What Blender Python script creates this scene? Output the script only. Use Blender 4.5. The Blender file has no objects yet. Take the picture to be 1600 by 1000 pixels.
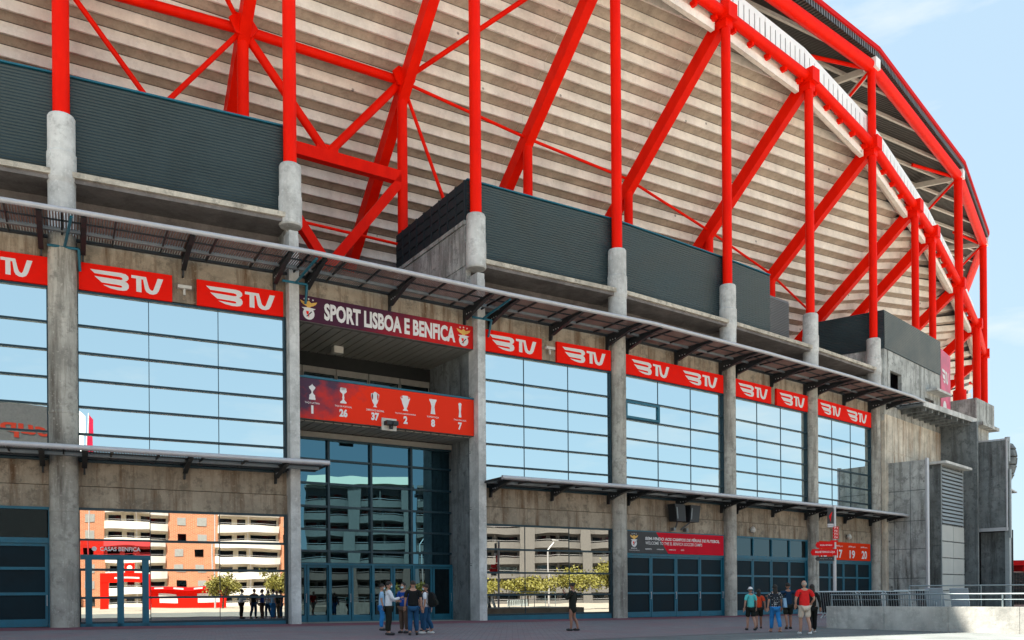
import bpy, bmesh, math, random
from math import sin, cos, pi, radians, hypot, atan2
from mathutils import Vector, Matrix
random.seed(7)
sc = bpy.context.scene
COL = sc.collection
# ------------------------------------------------------------------ camera
cam_d = bpy.data.cameras.new("camera"); cam = bpy.data.objects.new("camera", cam_d); COL.objects.link(cam)
cam_d.sensor_width = 36; cam_d.lens = 31.2; cam_d.shift_y = 0.26875
cam_d.clip_start = .1; cam_d.clip_end = 3000
cam.matrix_world = Matrix.Translation((0, 0, 1.3)) @ Matrix.Rotation(radians(90), 4, 'X') @ Matrix.Rotation(-.0075, 4, 'Z')
sc.camera = cam
# ------------------------------------------------------------------ light
SUN_AZ = atan2(-.9, .43)            # from +Y towards +X
SUN_EL = radians(59.6)
W = bpy.data.worlds.new("World"); sc.world = W; W.use_nodes = True
nt = W.node_tree; nt.nodes.clear()
def N(t, typ, **k):
    n = t.nodes.new(typ)
    for a, v in k.items():
        if a.startswith('i_'): n.inputs[a[2:].replace('_', ' ')].default_value = v
        else: setattr(n, a, v)
    return n
sky = N(nt, 'ShaderNodeTexSky', sky_type='NISHITA', sun_disc=False, sun_elevation=SUN_EL, sun_rotation=SUN_AZ,
        air_density=1.0, dust_density=.7, ozone_density=.7)
geo = N(nt, 'ShaderNodeTexCoord'); mp = N(nt, 'ShaderNodeMapping'); mp.inputs['Scale'].default_value = (2.2, 2.2, 8.5)
mp.inputs['Location'].default_value = (1.3, .4, .2)
noi = N(nt, 'ShaderNodeTexNoise', i_Scale=1.25, i_Detail=9.0, i_Roughness=.55)
rmp = N(nt, 'ShaderNodeValToRGB'); rmp.color_ramp.elements[0].position = .55; rmp.color_ramp.elements[1].position = .72
rmp.color_ramp.elements[0].color = (0, 0, 0, 1); rmp.color_ramp.elements[1].color = (.85, .85, .85, 1)
mixc = N(nt, 'ShaderNodeMixRGB'); mixc.inputs[2].default_value = (1.42, 1.47, 1.5, 1)
bgn = N(nt, 'ShaderNodeBackground', i_Strength=.15); wo = N(nt, 'ShaderNodeOutputWorld')
hsv = N(nt, 'ShaderNodeHueSaturation', i_Saturation=.78)
L = nt.links.new
L(geo.outputs['Generated'], mp.inputs[0]); L(mp.outputs[0], noi.inputs['Vector']); L(noi.outputs[0], rmp.inputs[0])
L(rmp.outputs[0], mixc.inputs[0]); L(sky.outputs[0], hsv.inputs['Color']); wb = N(nt, 'ShaderNodeMixRGB', blend_type='MULTIPLY'); wb.inputs[0].default_value = 1; wb.inputs[2].default_value = (.97, 1.0, .93, 1); L(hsv.outputs[0], wb.inputs[1]); cap = N(nt, 'ShaderNodeMixRGB', blend_type='DARKEN'); cap.inputs[0].default_value = .93; cap.inputs[2].default_value = (.70, .965, 1.19, 1); L(wb.outputs[0], cap.inputs[1]); L(cap.outputs[0], mixc.inputs[1]); L(mixc.outputs[0], bgn.inputs[0]); L(bgn.outputs[0], wo.inputs[0])
sl = bpy.data.lights.new("sun", 'SUN'); sl.energy = 4.6; sl.angle = radians(.5); sl.color = (1, .93, .82)
so = bpy.data.objects.new("sun", sl); COL.objects.link(so)
sdir = Vector((sin(SUN_AZ)*cos(SUN_EL), cos(SUN_AZ)*cos(SUN_EL), sin(SUN_EL)))
so.rotation_euler = sdir.to_track_quat('Z', 'Y').to_euler(); so.location = (-60, 30, 120)
sc.view_settings.view_transform = 'Standard'; sc.view_settings.look = 'None'
sc.view_settings.exposure = 2.3; sc.view_settings.gamma = 1
sc.render.engine = 'CYCLES'
sc.cycles.max_bounces = 8; sc.cycles.diffuse_bounces = 4; sc.cycles.glossy_bounces = 4
# ------------------------------------------------------------------ materials
MATS = {}
def newmat(name):
    m = bpy.data.materials.new(name); m.use_nodes = True; t = m.node_tree
    b = t.nodes['Principled BSDF']; MATS[name] = m; return m, t, b
def mix2(t, a, b, fac):
    n = N(t, 'ShaderNodeMixRGB'); n.inputs[1].default_value = (*a, 1) if isinstance(a, tuple) else (0, 0, 0, 1)
    n.inputs[2].default_value = (*b, 1)
    if not isinstance(a, tuple): t.links.new(a, n.inputs[1])
    t.links.new(fac, n.inputs[0]); return n.outputs[0]
def ramp(t, src, p0, p1, lo=0., hi=1.):
    r = N(t, 'ShaderNodeMapRange'); r.inputs[1].default_value = p0; r.inputs[2].default_value = p1
    r.inputs[3].default_value = lo; r.inputs[4].default_value = hi; t.links.new(src, r.inputs[0]); return r.outputs[0]
def noise(t, scale, sx=1, sy=1, sz=1, detail=6, rough=.6, vec=None):
    c = N(t, 'ShaderNodeTexCoord'); m = N(t, 'ShaderNodeMapping'); m.inputs['Scale'].default_value = (sx, sy, sz)
    t.links.new(vec or c.outputs['Object'], m.inputs[0]); n = N(t, 'ShaderNodeTexNoise', i_Scale=scale, i_Detail=float(detail), i_Roughness=rough)
    t.links.new(m.outputs[0], n.inputs['Vector']); return n.outputs[0]
def plain(name, col, rough=.5, metal=0., var=.12, vscale=3., spec=.5, bump=0.):
    m, t, b = newmat(name); b.inputs['Roughness'].default_value = rough; b.inputs['Metallic'].default_value = metal
    b.inputs['Specular IOR Level'].default_value = spec
    if var:
        f = noise(t, vscale); o = mix2(t, tuple(c*(1-var) for c in col), tuple(min(1, c*(1+var)) for c in col), ramp(t, f, .3, .7))
        t.links.new(o, b.inputs['Base Color'])
        rr = ramp(t, f, .3, .7, max(0, rough-.08), min(1, rough+.1)); t.links.new(rr, b.inputs['Roughness'])
        if bump:
            bp = N(t, 'ShaderNodeBump', i_Strength=bump, i_Distance=.02); t.links.new(noise(t, vscale*6), bp.inputs['Height']); t.links.new(bp.outputs[0], b.inputs['Normal'])
    else: b.inputs['Base Color'].default_value = (*col, 1)
    return m
def concrete(name, col, stain=(.12, .08, .05), stain_amt=.55, streak=.5, blotch=1.0, joints=None, dark=.65, spots=0):
    m, t, b = newmat(name); b.inputs['Roughness'].default_value = .88; b.inputs['Specular IOR Level'].default_value = .25
    big = noise(t, .55, detail=8, rough=.65); fine = noise(t, 9, detail=5)
    o = mix2(t, tuple(c*dark for c in col), tuple(min(1, c*1.2) for c in col), ramp(t, big, .33, .66))
    st = noise(t, 1.0, 1.7, 1.7, .16, 8, .7)
    o = mix2(t, o, stain, ramp(t, st, .48, .66, 0, stain_amt*streak))
    bl = noise(t, 1.8, detail=9, rough=.75); o = mix2(t, o, tuple(c*.5 for c in col), ramp(t, bl, .50, .63, 0, .72*blotch))
    o = mix2(t, o, tuple(min(1, c*1.5) for c in col), ramp(t, fine, .58, .75, 0, .5))
    if spots:
        c = N(t, 'ShaderNodeTexCoord'); v = N(t, 'ShaderNodeTexVoronoi', i_Scale=.62, i_Randomness=.6); t.links.new(c.outputs['Object'], v.inputs['Vector'])
        o = mix2(t, o, tuple(q*.22 for q in col), ramp(t, v.outputs['Distance'], .075, .045, 0, .8))
    t.links.new(o, b.inputs['Base Color'])
    bp = N(t, 'ShaderNodeBump', i_Strength=.35, i_Distance=.03); t.links.new(noise(t, 5, detail=9), bp.inputs['Height']); t.links.new(bp.outputs[0], b.inputs['Normal'])
    return m
M_conc = concrete('facade_concrete', (.37, .31, .235), (.13, .075, .04), .95, 1.0, 1.3)
M_colc = concrete('column_concrete', (.46, .44, .39), (.10, .085, .07), .85, 1.0, 1.2)
M_stub = concrete('pale_concrete', (.60, .60, .58), (.22, .21, .20), .5, .6, .8)
M_tow = concrete('tower_concrete', (.46, .47, .45), (.06, .055, .045), .95, .9, 1.4, spots=1)
M_towd = concrete('dark_tower_concrete', (.20, .22, .225), (.03, .03, .03), .9, .9, 1.4)
M_towl = concrete('light_tower_concrete', (.66, .60, .50), (.28, .14, .06), .8, .9, .7)
M_wall = concrete('low_wall_concrete', (.50, .49, .45), (.2, .19, .18), .5, .5, .7)
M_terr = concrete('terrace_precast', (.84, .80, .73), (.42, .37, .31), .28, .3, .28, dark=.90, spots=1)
M_terrs = concrete('terrace_soffit', (.46, .39, .32), (.20, .15, .10), .5, .4, .6, dark=.8)  # browner soffit; the shade under each step is partly put into this colour
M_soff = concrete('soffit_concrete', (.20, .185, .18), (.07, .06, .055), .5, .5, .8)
M_ledge = concrete('ledge_concrete', (.55, .50, .42), (.15, .10, .05), .9, .2, 1.4)
def redpaint():
    m, t, b = newmat('red_paint'); b.inputs['Roughness'].default_value = .5; b.inputs['Specular IOR Level'].default_value = .1
    f = noise(t, 1.2, 1, 1, .4); o = mix2(t, (.78, .006, .0), (.94, .012, .0), ramp(t, f, .3, .7))
    o = mix2(t, o, (.45, .012, .006), ramp(t, noise(t, 3.0, 1, 1, .5, 9, .7), .64, .8, 0, .6)); t.links.new(o, b.inputs['Base Color']); return m
M_red = redpaint()
M_sign = plain('sign_red', (.86, .010, .003), .75, var=.05, spec=.12)
M_white = plain('sign_white', (.74, .72, .71), .7, var=.04, spec=.15)
M_gold = plain('gold_print', (.75, .42, .08), .5, var=.1)
M_black = plain('black_print', (.015, .016, .02), .5, var=.1)
M_slate = plain('corrugated_slate', (.036, .059, .068), .42, .35, var=.18, vscale=.5)
M_slate2 = plain('grey_mesh_panel', (.16, .165, .17), .6, .1, var=.1, vscale=.5)
M_teal = plain('teal_frame', (.006, .115, .175), .5, 0, var=.15, vscale=2)
M_navy = plain('dark_mullion', (.008, .035, .05), .4, .2, var=.1)
M_pipe = plain('pale_pipe', (.48, .48, .50), .38, .2, var=.08)
M_brk = plain('dark_steel', (.022, .026, .03), .5, .3, var=.25)
M_slat = plain('brown_slat', (.24, .145, .115), .55, .0, var=.3, vscale=1)
M_grat = plain('galvanised_steel', (.20, .22, .23), .5, .5, var=.2)
M_wpan = plain('white_cladding', (.84, .84, .84), .5, var=.06, vscale=.6)
M_deck = plain('roof_deck_metal', (.10, .092, .085), .6, .2, var=.15)
M_purl = plain('roof_purlin_steel', (.60, .57, .52), .55, .2, var=.1)
M_fasc = plain('fascia_red', (.62, .010, .012), .7, var=.05, spec=.12)
M_soffb = plain('soffit_board', (.30, .29, .26), .55, .1, var=.12, vscale=.4)
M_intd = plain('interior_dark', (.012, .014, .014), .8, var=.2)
M_lint = plain('lintel_grey', (.26, .25, .22), .7, var=.15)
M_fix = plain('lamp_housing', (.55, .53, .48), .5, var=.1)
M_louv = plain('louvre_metal', (.33, .36, .37), .5, .3, var=.1)
M_lpan = plain('vent_panel_metal', (.46, .47, .45), .5, .2, var=.08, vscale=.7)
M_bar = plain('barrier_steel', (.45, .52, .54), .45, .3, var=.15)
M_barp = plain('barrier_panel_grey', (.30, .36, .41), .5, .1, var=.1)
M_dpan = plain('door_panel_dark', (.006, .018, .025), .6, 0, var=.3, vscale=.8, spec=.15)
def glass(name, tint, wav=.0, nsc=.35, dark=.0, rough=0.004):
    m, t, b = newmat(name); b.inputs['Metallic'].default_value = 1; b.inputs['Roughness'].default_value = rough
    b.inputs['Base Color'].default_value = (*tint, 1)
    if wav:
        bp = N(t, 'ShaderNodeBump', i_Strength=1.0, i_Distance=wav); t.links.new(noise(t, nsc, detail=1), bp.inputs['Height']); t.links.new(bp.outputs[0], b.inputs['Normal'])
    return m
M_gup = glass('mirror_glass_upper', (.68, .79, .80), .0022, .45)
M_glo = glass('mirror_glass_ground', (.50, .50, .47), .0016, .5)
M_gen = glass('entrance_glass', (.075, .16, .20), .0022, .5)
M_gdk = glass('dark_door_glass', (.07, .10, .11), .002, .6)
def screenmat():
    m, t, b = newmat('dark_perforated_screen'); b.inputs['Roughness'].default_value = .7; b.inputs['Specular IOR Level'].default_value = .15; b.inputs['Base Color'].default_value = (.022, .03, .036, 1); return m
M_scr = screenmat()
def banner(name, dark, red, p0, p1, ns):
    m, t, b = newmat(name); b.inputs['Roughness'].default_value = .7; b.inputs['Specular IOR Level'].default_value = .1
    c = N(t, 'ShaderNodeTexCoord'); s = N(t, 'ShaderNodeSeparateXYZ'); t.links.new(c.outputs['Generated'], s.inputs[0])
    a = N(t, 'ShaderNodeMath', operation='MULTIPLY_ADD'); a.inputs[1].default_value = ns
    t.links.new(noise(t, 1.1, detail=5), a.inputs[0]); t.links.new(s.outputs[0], a.inputs[2])
    b2 = N(t, 'ShaderNodeMath', operation='MULTIPLY_ADD'); b2.inputs[1].default_value = -.22; t.links.new(s.outputs[2], b2.inputs[0]); t.links.new(a.outputs[0], b2.inputs[2])
    t.links.new(mix2(t, dark, red, ramp(t, b2.outputs[0], p0, p1)), b.inputs['Base Color']); return m
M_ban1 = banner('entrance_banner_print', (.07, .022, .045), (.62, .018, .015), .45, 1.0, .35)
M_ban2 = banner('trophy_banner_print', (.085, .045, .075), (.80, .035, .012), .22, .48, .6)
# ground
def paving():
    m, t, b = newmat('grey_paving'); b.inputs['Roughness'].default_value = .8
    c = N(t, 'ShaderNodeTexCoord'); br = N(t, 'ShaderNodeTexBrick', i_Scale=1.0, i_Mortar_Size=.012, i_Brick_Width=.4, i_Row_Height=.2)
    br.inputs['Color1'].default_value = (.215, .195, .205, 1); br.inputs['Color2'].default_value = (.172, .155, .168, 1); br.inputs['Mortar'].default_value = (.085, .08, .085, 1)
    t.links.new(c.outputs['Object'], br.inputs['Vector'])
    o = mix2(t, br.outputs[0], (.21, .12, .135), ramp(t, noise(t, .35, detail=6), .42, .68, 0, .7))
    o = mix2(t, o, (.08, .075, .08), ramp(t, noise(t, 1.3, detail=9, rough=.7), .55, .75, 0, .6)); t.links.new(o, b.inputs['Base Color'])
    bp = N(t, 'ShaderNodeBump', i_Strength=.4, i_Distance=.01); t.links.new(br.outputs['Fac'], bp.inputs['Height']); t.links.new(bp.outputs[0], b.inputs['Normal']); return m
def asphalt(name, col):
    m, t, b = newmat(name); b.inputs['Roughness'].default_value = .85
    o = mix2(t, tuple(c*.8 for c in col), tuple(c*1.2 for c in col), ramp(t, noise(t, .6, detail=8), .35, .65))
    o = mix2(t, o, tuple(c*.45 for c in col), ramp(t, noise(t, 2.2, 1, .4, 1, 9, .75), .55, .7, 0, .7)); t.links.new(o, b.inputs['Base Color'])
    bp = N(t, 'ShaderNodeBump', i_Strength=.5, i_Distance=.02); t.links.new(noise(t, 14, detail=6), bp.inputs['Height']); t.links.new(bp.outputs[0], b.inputs['Normal']); return m
M_pave = paving(); M_slabs = asphalt('stone_setts', (.12, .135, .135)); M_redp = asphalt('red_paving', (.19, .06, .08))
M_road = asphalt('plaza_asphalt', (.33, .30, .255))
# ------------------------------------------------------------------ mesh helpers
class MB:
    def __init__(s): s.v = []; s.f = []; s.sm = []
    def add(s, vs, fs, smooth=False):
        o = len(s.v); s.v += [tuple(v) for v in vs]; s.f += [tuple(i+o for i in f) for f in fs]; s.sm += [smooth]*len(fs)
    def box(s, F, x0, x1, y0, y1, z0, z1):
        vs = [F(x, y, z) for z in (z0, z1) for (x, y) in ((x0, y0), (x1, y0), (x1, y1), (x0, y1))]
        s.add(vs, [(3, 2, 1, 0), (4, 5, 6, 7), (0, 1, 5, 4), (1, 2, 6, 5), (2, 3, 7, 6), (3, 0, 4, 7)])
    def quad(s, a, b, c, d): s.add([a, b, c, d], [(0, 1, 2, 3)])
    def tube(s, a, b, r, n=14, r2=None, cap=True):
        a = Vector(a); b = Vector(b); r2 = r if r2 is None else r2; d = (b-a).normalized()
        u = d.orthogonal().normalized() if abs(d.z) > .99 else Vector((0, 0, 1)).cross(d).normalized(); w = d.cross(u)
        vs = [p + (u*cos(2*pi*i/n) + w*sin(2*pi*i/n))*q for p, q in ((a, r), (b, r2)) for i in range(n)]
        s.add(vs, [(i, (i+1) % n, n+(i+1) % n, n+i) for i in range(n)], True)
        if cap: s.add([vs[i] for i in range(n)], [tuple(range(n-1, -1, -1))]); s.add(vs[n:], [tuple(range(n))])
    def beam(s, a, b, w, h, up=(0, 0, 1)):
        a = Vector(a); b = Vector(b); d = (b-a).normalized(); side = d.cross(Vector(up)).normalized(); u = side.cross(d)
        vs = [p + side*sx*w/2 + u*sz*h/2 for p in (a, b) for sx, sz in ((-1, -1), (1, -1), (1, 1), (-1, 1))]
        s.add(vs, [(3, 2, 1, 0), (4, 5, 6, 7), (0, 1, 5, 4), (1, 2, 6, 5), (2, 3, 7, 6), (3, 0, 4, 7)])
    def lathe(s, c, prof, n=20):      # prof list (r,z)
        cx, cy = c; vs = [(cx+r*cos(2*pi*i/n), cy+r*sin(2*pi*i/n), z) for r, z in prof for i in range(n)]
        for k in range(len(prof)-1): s.add(vs[k*n:(k+2)*n], [(i, (i+1) % n, n+(i+1) % n, n+i) for i in range(n)], True)
        k = len(prof)-1; s.add(vs[k*n:], [tuple(range(n))]); s.add(vs[:n], [tuple(range(n-1, -1, -1))])
    def prism(s, F, poly, y0, y1):     # polygon in (x,z), extruded along frame y
        n = len(poly); vs = [F(x, y0, z) for x, z in poly] + [F(x, y1, z) for x, z in poly]
        s.add(vs, [tuple(range(n)), tuple(range(2*n-1, n-1, -1))] + [(i, n+i, n+(i+1) % n, (i+1) % n) for i in range(n)])
    def prismx(s, F, poly, x0, x1):    # polygon in (y,z), extruded along frame x
        n = len(poly); vs = [F(x0, y, z) for y, z in poly] + [F(x1, y, z) for y, z in poly]
        s.add(vs, [tuple(range(n)), tuple(range(2*n-1, n-1, -1))] + [(i, n+i, n+(i+1) % n, (i+1) % n) for i in range(n)])
def root_of(p):
    while p is not None and p.parent: p = p.parent
    return p
def mk(name, mb, mat, parent=None, off=None, smooth=False, fix=True):
    me = bpy.data.meshes.new(name)
    r = root_of(parent); o3 = Vector(off) if off is not None else (Vector(r.location) if r else Vector((0, 0, 0)))
    me.from_pydata([(v[0]-o3.x, v[1]-o3.y, v[2]-o3.z) for v in mb.v], [], mb.f)
    me.polygons.foreach_set('use_smooth', [bool(x) or smooth for x in mb.sm])
    if fix:
        bm = bmesh.new(); bm.from_mesh(me); bmesh.ops.recalc_face_normals(bm, faces=bm.faces); bm.to_mesh(me); bm.free()
    me.materials.append(mat); ob = bpy.data.objects.new(name, me); COL.objects.link(ob)
    if parent: ob.parent = parent
    elif off is not None: ob.location = o3
    return ob
def empty(name, loc, label=None, cat=None, group=None):
    o = bpy.data.objects.new(name, None); COL.objects.link(o); o.location = loc; o.empty_display_size = .3
    if label: tag(o, label, cat, group)
    return o
def tag(o, label, cat, group=None, kind=None):
    if label: o['label'] = label
    if cat: o['category'] = cat
    if group: o['group'] = group
    if kind: o['kind'] = kind
    return o
def inst(src, parent, loc, rotz=0, extra=None):
    o = src.copy(); COL.objects.link(o); o.parent = parent; o.location = loc; o.rotation_euler = (0, 0, rotz) if extra is None else extra
    return o
_tc = {}
def text2d(txt, bold=0., res=3):
    key = (txt, bold)
    if key in _tc: return _tc[key]
    cu = bpy.data.curves.new('t', 'FONT'); cu.body = txt; cu.size = 1; cu.offset = bold; cu.resolution_u = res
    ob = bpy.data.objects.new('t', cu); COL.objects.link(ob); dg = bpy.context.evaluated_depsgraph_get(); dg.update()
    me = bpy.data.meshes.new_from_object(ob.evaluated_get(dg)); vs = [(v.co.x, v.co.y) for v in me.vertices]; fs = [tuple(p.vertices) for p in me.polygons]
    bpy.data.objects.remove(ob); bpy.data.curves.remove(cu); bpy.data.meshes.remove(me)
    x0 = min(v[0] for v in vs); x1 = max(v[0] for v in vs); y0 = min(v[1] for v in vs); y1 = max(v[1] for v in vs)
    _tc[key] = ([((x-x0)/(x1-x0), (y-y0)/(y1-y0)) for x, y in vs], fs, (x1-x0)/(y1-y0)); return _tc[key]
def put_text(mb, F, txt, x0, x1, z0, z1, y, bold=0., slant=0., zs=0.):
    vs, fs, _ = text2d(txt, bold); mb.add([F(x0+(x1-x0)*u+slant*(z1-z0)*v, y, z0+(z1-z0)*v+zs*u) for u, v in vs], fs)
def smooth_closed(pts, k=2):
    for _ in range(k):
        q = []
        for i in range(len(pts)):
            a = pts[i]; b = pts[(i+1) % len(pts)]; q += [(a[0]*.75+b[0]*.25, a[1]*.75+b[1]*.25), (a[0]*.25+b[0]*.75, a[1]*.25+b[1]*.75)]
        pts = q
    return pts
def put_poly(mb, F, pts, y):
    bm = bmesh.new(); vs = [bm.verts.new((x, z, 0)) for x, z in pts]; f = bm.faces.new(vs)
    r = bmesh.ops.triangulate(bm, faces=[f]); bm.verts.index_update()
    mb.add([F(v.co.x, y, v.co.y) for v in bm.verts], [tuple(v.index for v in f.verts) for f in bm.faces]); bm.free()
# ------------------------------------------------------------------ plan of the stadium
P = {0: (-18.76, 37.23), 1: (-10.25, 41.58), 2: (-1.77, 47.15), 3: (6.32, 52.14), 4: (14.3, 58.26), 5: (21.8, 64.4), 6: (28.98, 70.77), 7: (35.6, 77.9),
     8: (39.1, 82.1), 9: (45.3, 89.5), 10: (51.6, 98.2), 11: (57.0, 106.8), 12: (61.2, 116.0), 13: (64.4, 126)}
for k, h in ((-1, 25.5), (-2, 22), (-3, 19), (-4, 16), (-5, 13), (-6, 10)):
    q = P[k+1]; P[k] = (q[0]-9.7*cos(radians(h)), q[1]-9.7*sin(radians(h)))
P = {k: Vector(v) for k, v in P.items()}
RING = {-6: 40.6, -5: 40.6, -4: 40.6, -3: 40.6, -2: 40.6, -1: 40.6, 0: 40.6, 1: 40.6, 2: 40.3, 3: 39.8, 4: 39.3, 5: 38.65, 6: 37.0, 7: 35.1, 8: 34.5, 9: 32.3, 10: 30.9, 11: 29.9, 12: 29.5, 13: 29.5}
def fr(k):
    a = P[k]; b = P[k+1]; d = b-a; Ln = d.length; e = d/Ln; n = Vector((-e.y, e.x))
    def F(s, t, z): return (a.x+e.x*s+n.x*t, a.y+e.y*s+n.y*t, z)
    return F, Ln, atan2(e.y, e.x)
def nrm(k):                # inward normal at column k
    ks = [j for j in (k-1, k) if j in P and j+1 in P]; v = Vector((0, 0))
    for j in ks: e = (P[j+1]-P[j]).normalized(); v += Vector((-e.y, e.x))
    return v.normalized()
def colF(k):
    n = nrm(k); e = Vector((n.y, -n.x)); a = P[k]
    return lambda s, t, z: (a.x+e.x*s+n.x*t, a.y+e.y*s+n.y*t, z)
ROOTLOC = Vector((6.3, 52.1, 0))
S = empty('stadium', ROOTLOC, 'concrete and red steel football stadium with mirrored glass bays filling the view', 'stadium')
def part(name, mb, mat, parent=None, **k): return mk(name, mb, mat, parent or S, **k)
GZ = lambda x: -.05-.0075*max(-60, min(60, x))
# ------------------------------------------------------------------ ground
g = MB(); xs = [-900, -60, 60, 900]
for i in range(3):
    a, b = xs[i], xs[i+1]; g.quad((a, -900, GZ(a)), (b, -900, GZ(b)), (b, 1200, GZ(b)), (a, 1200, GZ(a)))
tag(mk('ground', g, M_road), None, None, kind='structure')
def sheet(name, pts, dz, mat):
    m = MB(); m.add([(x, y, GZ(x)+dz) for x, y in pts], [tuple(range(len(pts)))]); o = mk(name, m, mat, fix=False)
    if o.data.polygons[0].normal.z < 0: o.data.flip_normals()
    o['kind'] = 'structure'; return o
fl = [(P[k].x, P[k].y) for k in range(-3, 7)]
def offs(k, d): n = nrm(k); return (P[k].x-n.x*d, P[k].y-n.y*d)
sheet('plaza_paving', [(-48, 20), (-20, 14), (1.6, 26.3), (11.2, 33.5), (12.6, 37), (17, 42), (30, 52)] + [(P[k].x+.2, P[k].y+.3) for k in range(6, -4, -1)], .004, M_pave)
sheet('red_paving_band', [offs(k, 3.4 if k < 4 else 2.6) for k in range(-3, 7)] + [(P[k].x+.1, P[k].y+.2) for k in range(6, -4, -1)], .008, M_redp)
sheet('stone_paving', [(-20, 13.9), (1.7, 26.2), (11.3, 33.4), (12.7, 36.9), (40, 22), (30, 5), (0, 2)], .012, M_slabs)
d_ = Vector((9.6, 7.2)).normalized(); q_ = Vector((-d_.y, d_.x))*.09
sheet('drain_channel', [tuple(Vector((1.6, 26.25))-d_*30+q_), tuple(Vector((1.6, 26.25))-d_*30-q_), tuple(Vector((11.2, 33.45))-q_), tuple(Vector((11.2, 33.45))+q_)], .018, asphalt('drain_grate', (.05, .055, .06)))
# ------------------------------------------------------------------ concrete columns and piers
def profcol(z0, z1, r): return [(r, z0), (r, z1)]
for k in range(-2, 8):
    c = P[k]; mb = MB()
    if k in (1, 2):
        F = colF(k); s0, s1 = (-.22, .24)
        for z0 in range(0, 18, 3):
            mb.box(F, s0, s1, -.48, .5, (z0 if z0 else -.4)+.012, min(z0+3, 18.3)-.012)
        mb.box(F, s0+.02, s1-.02, -.46, .48, -.4, 18.3)
        part('concrete_pilaster', mb, M_stub)
        mb = MB(); mb.lathe(c, [(.50, 18.62), (.54, 18.7), (.54, 20.0), (.51, 20.02), (.51, 21.42), (.47, 21.5)])
        part('column_head', mb, M_stub)
    elif k < 7:
        r = .56 if k <= 0 else .47
        mb.lathe(c, [(r, -.5), (r, 4.9), (r+.012, 4.92), (r+.012, 5.0), (r, 5.02), (r, 9.0), (r+.015, 9.02), (r+.015, 9.1), (r, 9.12), (r, 13.3), (r+.012, 13.32), (r+.012, 13.42), (r, 13.44), (r, 16.5)])
        part('concrete_column', mb, M_colc)
        mb = MB(); mb.lathe(c, [(.54, 16.5), (.54, 18.6), (.58, 18.8), (.58, 19.9), (.54, 19.95), (.54, 21.42), (.50, 21.5)])
        part('column_head', mb, M_stub)
# red columns
for k in range(-2, 14):
    c = P[k]; r = .33 if k <= 0 else .31; zt = RING[k]-.1; zb = 21.4 if k < 7 else 17.5
    if k in (6, 9, 11, 4, 13): zt = 43.0
    if k in (-2, 0, 2): zt = 43.0
    if k >= 9: r = .40
    if k == 9: zb = 20.6
    mb = MB(); mb.tube((c.x, c.y, zb), (c.x, c.y, zt), r, 18); part('red_column', mb, M_red)
# bent foot of the big corner column
c = P[9]; nn = nrm(9); mb = MB(); mb.tube((c.x, c.y, 21.6), (c.x, c.y, 20.4), .62, 14); mb.tube((c.x, c.y, 20.7), (c.x+nn.x*1.0, c.y+nn.y*1.0, 18.9), .42, 12); part('column_foot', mb, M_red)
# ------------------------------------------------------------------ ring beam, joints, cladding
for k in range(-2, 13):
    a, b = P[k], P[k+1]; mb = MB(); mb.tube((a.x, a.y, RING[k]), (b.x, b.y, RING[k+1]), .36, 16); part('ring_beam', mb, M_red)
    d = (b-a); Ln = d.length
    F, Ln, ang = fr(k)
    zz = lambda s: RING[k]+(RING[k+1]-RING[k])*s/Ln
    nb = max(3, int(Ln/1.9))
    if k >= 2:
        for i in range(nb):
            sb_ = (i+.6)*Ln/nb; m2 = MB(); m2.box(F, sb_-.10, sb_+.10, .05, .5, zz(sb_)-.58, zz(sb_)-.2); part('ring_bracket', m2, M_red)
    m3 = MB(); m3.add([F(.6, .42, zz(.6)-1.05), F(Ln-.6, .42, zz(Ln-.6)-1.05), F(Ln-.6, .75, zz(Ln-.6)-1.05), F(.6, .75, zz(.6)-1.05), F(.6, .42, zz(.6)-.52), F(Ln-.6, .42, zz(Ln-.6)-.52), F(Ln-.6, 1.25, zz(Ln-.6)-.48), F(.6, 1.25, zz(.6)-.48)],
                      [(3, 2, 1, 0), (4, 5, 6, 7), (0, 1, 5, 4), (1, 2, 6, 5), (2, 3, 7, 6), (3, 0, 4, 7)]); part('edge_slab', m3, M_terr)
    mj = MB(); Fc = colF(k); mj.box(Fc, -.45, .45, -.62, .75, RING[k]-.48, RING[k]+.5); mj.box(Fc, -.34, .34, -.3, 1.2, RING[k]-.95, RING[k]-.35); part('ring_joint', mj, M_red)
    # slotted white parapet
    np_ = 2 if Ln > 7 else 1
    for h in range(np_):
        s0 = Ln*h/np_+.02; s1 = Ln*(h+1)/np_-.02; ns = max(3, int((s1-s0)/(.60 if k < 6 else .75))); w = (s1-s0)/ns; m4 = MB()
        def pb(sa, sb, za, zb_):
            vs = [F(s, t, zz(s)+q) for q in (za, zb_) for s, t in ((sa, .30), (sb, .30), (sb, .36), (sa, .36))]
            m4.add(vs, [(3, 2, 1, 0), (4, 5, 6, 7), (0, 1, 5, 4), (1, 2, 6, 5), (2, 3, 7, 6), (3, 0, 4, 7)])
        pb(s0, s1, .1, .75); pb(s0, s1, 1.98, 2.35)
        for i in range(ns):
            pb(s0+i*w+.055, s0+(i+1)*w-.055, .75, 1.98)
        part('slotted_cladding', m4, M_wpan)
    m5 = MB(); m5.add([F(0, .46, zz(0)+.1), F(Ln, .46, zz(Ln)+.1), F(Ln, .46, zz(Ln)+2.3), F(0, .46, zz(0)+2.3)], [(0, 1, 2, 3)]); part('cladding_backing', m5, M_grat, fix=False)
    m5 = MB(); m5.add([F(0, .6, zz(0)-.55), F(Ln, .6, zz(Ln)-.55), F(Ln, .6, zz(Ln)+.15), F(0, .6, zz(0)+.15)], [(0, 1, 2, 3)]); part('edge_upstand', m5, M_terr, fix=False)
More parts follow.
